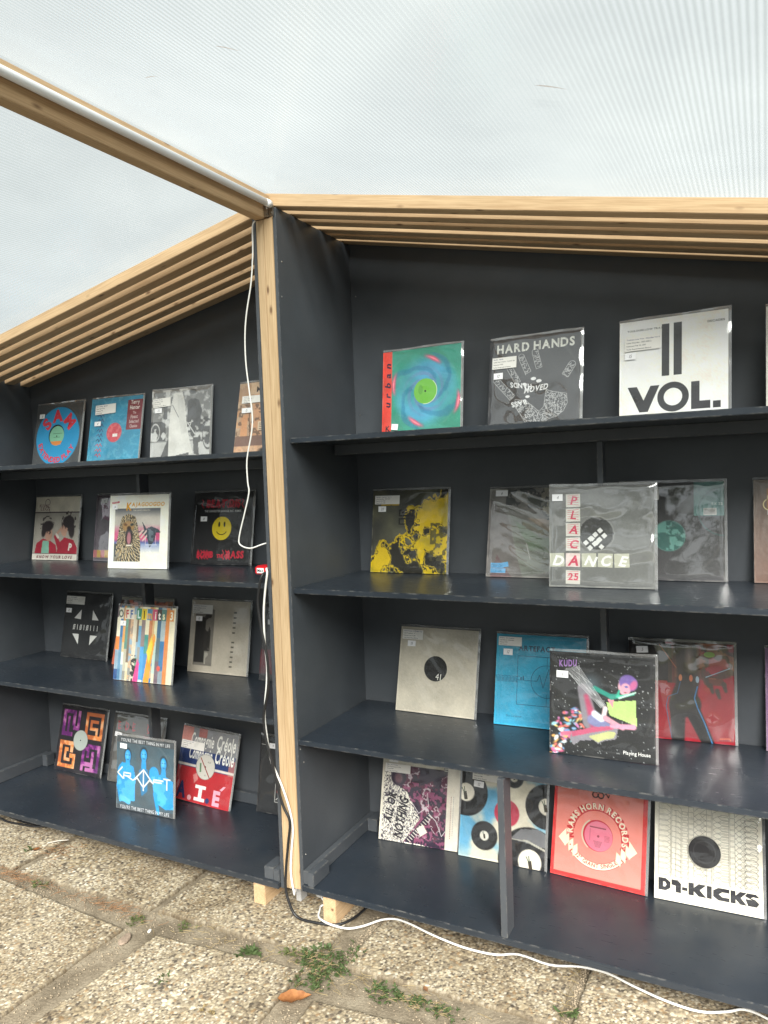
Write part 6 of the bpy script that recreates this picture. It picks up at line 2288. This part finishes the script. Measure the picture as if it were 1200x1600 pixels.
def c_gothic():
    a = Art('#3f3d3b', 80)
    a.mix(a.ns(2, 221) * .7, '#6a6864')
    a.mix(a.soft(np.maximum(np.abs(a.U - .5) - .42, np.abs(a.V - .62) - .36), .02) * .25, '#8a8880')
    for k, ch in enumerate("EDE ON"):
        a.t(ch, .09 + .145 * k, .22, .105, '#9a3038', .04, .8)
        if ch != ' ': a.lines([((.09 + .145 * k, .10), (.13 + .145 * k, .14)), ((.10 + .145 * k, .235), (.16 + .145 * k, .215))], .014, '#9a3038')
    a.t("Special Edition", .62, .305, .05, '#84404a', .02, .9, .1)
    return a
record('L4', -1.1986, .3993, .9, 13.4, c_gothic(), "charcoal record with red gothic letters, showing behind the blue trio cover",
       price=(.06, .27, "12", 4, .14), seed=35, card=CARD_DARK, bag=PLASTIC_CLOUDY)

def c_trio():
    a = Art('#454a4e', 120)
    n = a.ns(4, 231, 4)
    a.mix(((a.V > .09) & (a.V < .93)) * 1., '#3d5c6c')
    a.mix(((a.V > .09) & (a.V < .93)) * n * .7, '#55504e')
    b1, b2 = '#2b8cc8', '#5aaede'
    def person(cu, cv, w_, arms):
        a.ell(cu, cv + .02, .065 * w_, .10, '#26323a', 0, .02)
        a.cap((cu, cv + .10), (cu, cv + .18), .035, .045, b1, .012)
        a.ell(cu, cv + .03, .052 * w_, .085, b1, 0, .012)
        a.ell(cu - .01, cv + .02, .025, .045, b2, 0, .03)
        a.ell(cu - .02, cv + .015, .012, .006, '#1e4a66', 0, .008)
        a.ell(cu + .022, cv + .015, .012, .006, '#1e4a66', 0, .008)
        a.ell(cu, cv + .075, .018, .006, '#1e4a66', 0, .008)
    a.pfill([(.03, .44), (.10, .36), (.30, .40), (.34, .55), (.33, .86), (.06, .90), (.01, .70)], b1)
    a.mix(a.pmask([(.03, .44), (.10, .36), (.30, .40), (.34, .55), (.33, .86), (.06, .90), (.01, .70)]) * (n > .5) * .6, b2)
    person(.20, .24, 1, 0)
    a.pfill([(.40, .44), (.48, .38), (.56, .42), (.55, .70), (.45, .78), (.42, .60)], '#2f6f98')
    person(.48, .20, 1.05, 0)
    a.ell(.66, .46, .085, .10, b1, 0, .012)
    a.pfill([(.62, .50), (.80, .44), (.98, .52), (1.0, .88), (.86, .90), (.72, .84), (.66, .70)], b1)
    a.mix(a.pmask([(.62, .50), (.80, .44), (.98, .52), (1.0, .88), (.86, .90), (.72, .84), (.66, .70)]) * (n > .48) * .6, b2)
    a.cap((.68, .72), (.74, .96), .03, .025, b1, .012)
    a.cap((.10, .84), (.22, .88), .035, .04, b2, .012)
    person(.82, .28, .95, 0)
    a.t("YOU'RE THE BEST THING IN MY LIFE", .50, .075, .046, '#d6dade', .0, .80, 0, 0, .13, 'c')
    a.t("YOU'RE THE BEST THING IN MY LIFE", .50, .985, .046, '#cdd2d8', .0, .80, 0, 0, .13, 'c')
    g = '#c3c9ca'
    for pts in ([(.10, .43), (.02, .51), (.12, .58)], [(.13, .58), (.13, .50), (.25, .50), (.25, .54), (.14, .54)], [(.20, .545), (.29, .585), (.36, .55)], [(.33, .56), (.48, .42), (.62, .56)], [(.37, .545), (.48, .66), (.59, .545)],
                [(.48, .43), (.48, .70)], [(.60, .555), (.65, .585), (.66, .53), (.82, .53)], [(.66, .56), (.79, .56)], [(.83, .50), (.94, .50)], [(.885, .50), (.885, .64)]):
        a.line(pts, .021, g)
    return a
record('L4', -.9297, .2069, 2.7, 5.4, c_trio(), "blue-tinted record showing three people, standing forward",
       price=(.07, .10, "6", 2, .12), seed=36, prop=False)

def c_flag():
    a = Art('#a8282f', 96)
    a.box_(0, 0, 1, .35, '#6f7278')
    a.mix((a.V < .3) * a.ns(3, 241), '#9a9a9a')
    a.mix(((a.U < .2) & (a.V < .22)) * 1., '#b88078')
    a.mix(((a.U > .3) & (a.U < .45) & (a.V < .12)) * .8, '#a8625c')
    a.box_(0, .30, 1, .54, '#1f3466')
    a.mix(((a.U > .9) & (a.V > .35) & (a.V < .55)) * .8, '#b87068')
    a.box_(0, .505, 1, .535, '#cfc8c0')
    a.pfill([(.30, .64), (.36, .60), (.40, .68), (.34, .74)], '#c07a78')
    for q, v in ((0, .235), (1, .42)):
        a.t("Compagnie", .17, v, .17, '#dcdcd6', .02, .36, .08, 0, .09)
        a.t("Créole", .64, v, .19, '#dcdcd6', .025, .42, .08, 0, .08)
    a.t("A", .04, .955, .21, '#252a58', .05, .72)
    a.disc(.285, .945, .036, '#cf9aa0', 20)
    a.rect(.37, .755, .56, .80, '#d8d4d2')
    a.rect(.44, .755, .50, .96, '#d8d4d2')
    a.rect(.37, .92, .56, .965, '#d8d4d2')
    a.disc(.61, .935, .036, '#27335f', 20)
    a.t("E", .70, .965, .19, '#d09aac', .05, .95)
    a.poly([(.80, .755), (.86, .70), (.90, .70), (.84, .765)], '#d09aac')
    return a
fl = centre_disc(.17, '#bcbab2')
fl.line([(.40, .39), (.60, .64)], .016, '#8a3a36')
fl.rect(.40, .46, .43, .58, '#5a7a5c', -8)
fl.t("A.I.E", .53, .44, .022, '#4a4a48', .01, 1)
fl.t("33", .50, .62, .02, '#4a4a48', .01, 1)
record('L4', -.7640, .3640, -1.0, 15.2, c_flag(), "red and navy record with tall white lettering and grey centre label, slightly tilted",
       info=(.02, .19, .42, .11, LBL("La Compagnie Creole - A.I.E", "Label: Carrere - 13.395", "Released: 1986", "Style: Disco"), 0), disc=fl, seed=37, roll=1.6)

def c_framed():
    a = Art('#1f2022', 64)
    a.mix(a.ns(2, 251) * .4, '#38393c')
    a.line([(.28, .30), (.9, .30), (.9, .84), (.28, .84), (.28, .30)], .008, '#a9a9a6')
    a.pfill([(.30, .72), (.36, .64), (.44, .56), (.50, .72), (.42, .74)], '#b83a34')
    a.pfill([(.36, .42), (.5, .42), (.5, .47), (.36, .47)], '#8a7a4a')
    a.t("UNDER THE LIGHT", .28, .135, .05, '#c9c9c6', .02, .9)
    a.line([(.30, .81), (.34, .77), (.37, .81), (.41, .78), (.45, .81), (.55, .79)], .008, '#c9c9c6')
    a.line([(.02, .115), (.12, .12)], .008, '#a9a9a6')
    return a
record('L4', -.3446, .4112, 1.6, 10.9, c_framed(), "black record with a thin-framed red picture, half hidden by the post",
       price=(.15, .085, "9", 0, .12), seed=38, card=CARD_DARK)

# sticker with its hand-lettered word on the red socket box
def box_sticker():
    art_v, art_f, art_c = [], [], []
    q = np.array([(-.043, -.0303, -.0085), (-.014, -.0303, -.0085), (-.014, -.0303, .0085), (-.043, -.0303, .0085)])
    art_v.append(q); art_f.append([(0, 1, 2, 3)]); art_c.append(np.tile(hexrgb('#e6e6e4'), (4, 1)))
    x = -.0405
    for ch in "Mat":
        g, f, x0, x1 = glyph(ch, .03)
        em = .0135
        art_v.append(np.stack([(g[:, 0] - x0) * em + x, np.full(len(g), -.0305), g[:, 1] * em - .0045], 1))
        art_f.append(f)
        art_c.append(np.tile(hexrgb('#202024'), (len(g), 1)))
        x += (x1 - x0 + .1) * em
    ink_mesh("sticker", art_v, art_f, art_c, pbox)
box_sticker()

# ------------------------------------------------------------------ tree row added unseen behind the viewer, to put dark streaks in sleeve reflections
BARK = simple("tree_bark", (.09, .07, .05), .9, .1, .3, 14, .6)
CROWN = leafmat("tree_crown_green", (.030, .050, .014), (.075, .105, .035))
def tree(x, y, h, r, seed, label):
    rnd = random.Random(seed)
    root = empty("added_tree", (x, y, ZG))
    tag(root, label, "tree", "added trees for the sleeve reflections")
    tp = [(0, 0, -.02), (rnd.uniform(-.1, .1), .05, h * .25), (rnd.uniform(-.2, .2), .1, h * .5), (rnd.uniform(-.3, .3), 0, h * .8)]
    V, F = [], []
    for i, p in enumerate(tp):
        rr = .16 * (1 - i * .22)
        for k in range(8):
            V.append((p[0] + rr * math.cos(k * .785), p[1] + rr * math.sin(k * .785), p[2]))
    for i in range(3):
        for k in range(8): F.append((i * 8 + k, i * 8 + (k + 1) % 8, i * 8 + 8 + (k + 1) % 8, i * 8 + 8 + k))
    for q in range(5):
        a, z0 = rnd.uniform(0, 6.28), h * rnd.uniform(.3, .6)
        b = len(V)
        e = (math.cos(a) * r * .7, math.sin(a) * r * .7, z0 + r * .6)
        for (px, py, pz, rr) in ((0, 0, z0, .06), (*e, .02)):
            for k in range(4): V.append((px + rr * math.cos(k * 1.57), py + rr * math.sin(k * 1.57), pz))
        for k in range(4): F.append((b + k, b + (k + 1) % 4, b + 4 + (k + 1) % 4, b + 4 + k))
    mesh_obj("trunk", V, F, BARK, root)
    V, F = [], []
    cl = [(rnd.gauss(0, r * .45), rnd.gauss(0, r * .45), h * .62 + rnd.gauss(0, h * .17), rnd.uniform(.5, .9) * r * .5) for _ in range(14)]
    for k in range(2600):
        c = cl[rnd.randrange(len(cl))]
        d = Vector((rnd.gauss(0, 1), rnd.gauss(0, 1), rnd.gauss(0, 1))).normalized() * c[3] * rnd.random() ** .4
        p = Vector(c[:3]) + d
        n = Vector((rnd.uniform(-1, 1), rnd.uniform(-1, 1), rnd.uniform(0, 1))).normalized()
        leaf_geo(V, F, p, n.orthogonal().normalized(), n, rnd.uniform(.18, .34), rnd.uniform(.12, .2), .1, 2)
    mesh_obj("crown", V, F, CROWN, root)
for k, (x, y, h, r, lab) in enumerate(((-9.5, -11, 6.4, 2.4, "leftmost leafy added tree, unseen behind the viewer"),
                                       (-5.0, -14, 7.6, 2.8, "broad leafy added tree second from the left, unseen behind the viewer"),
                                       (-.4, -13, 6.2, 2.5, "leafy added tree facing the wooden post, unseen behind the viewer"),
                                       (4.2, -14.5, 7.8, 2.9, "tallest leafy added tree facing the right bay, unseen behind the viewer"),
                                       (9.2, -12, 6.6, 2.6, "rightmost leafy added tree, unseen behind the viewer"))):
    tree(x, y, h, r, 100 + k, lab)
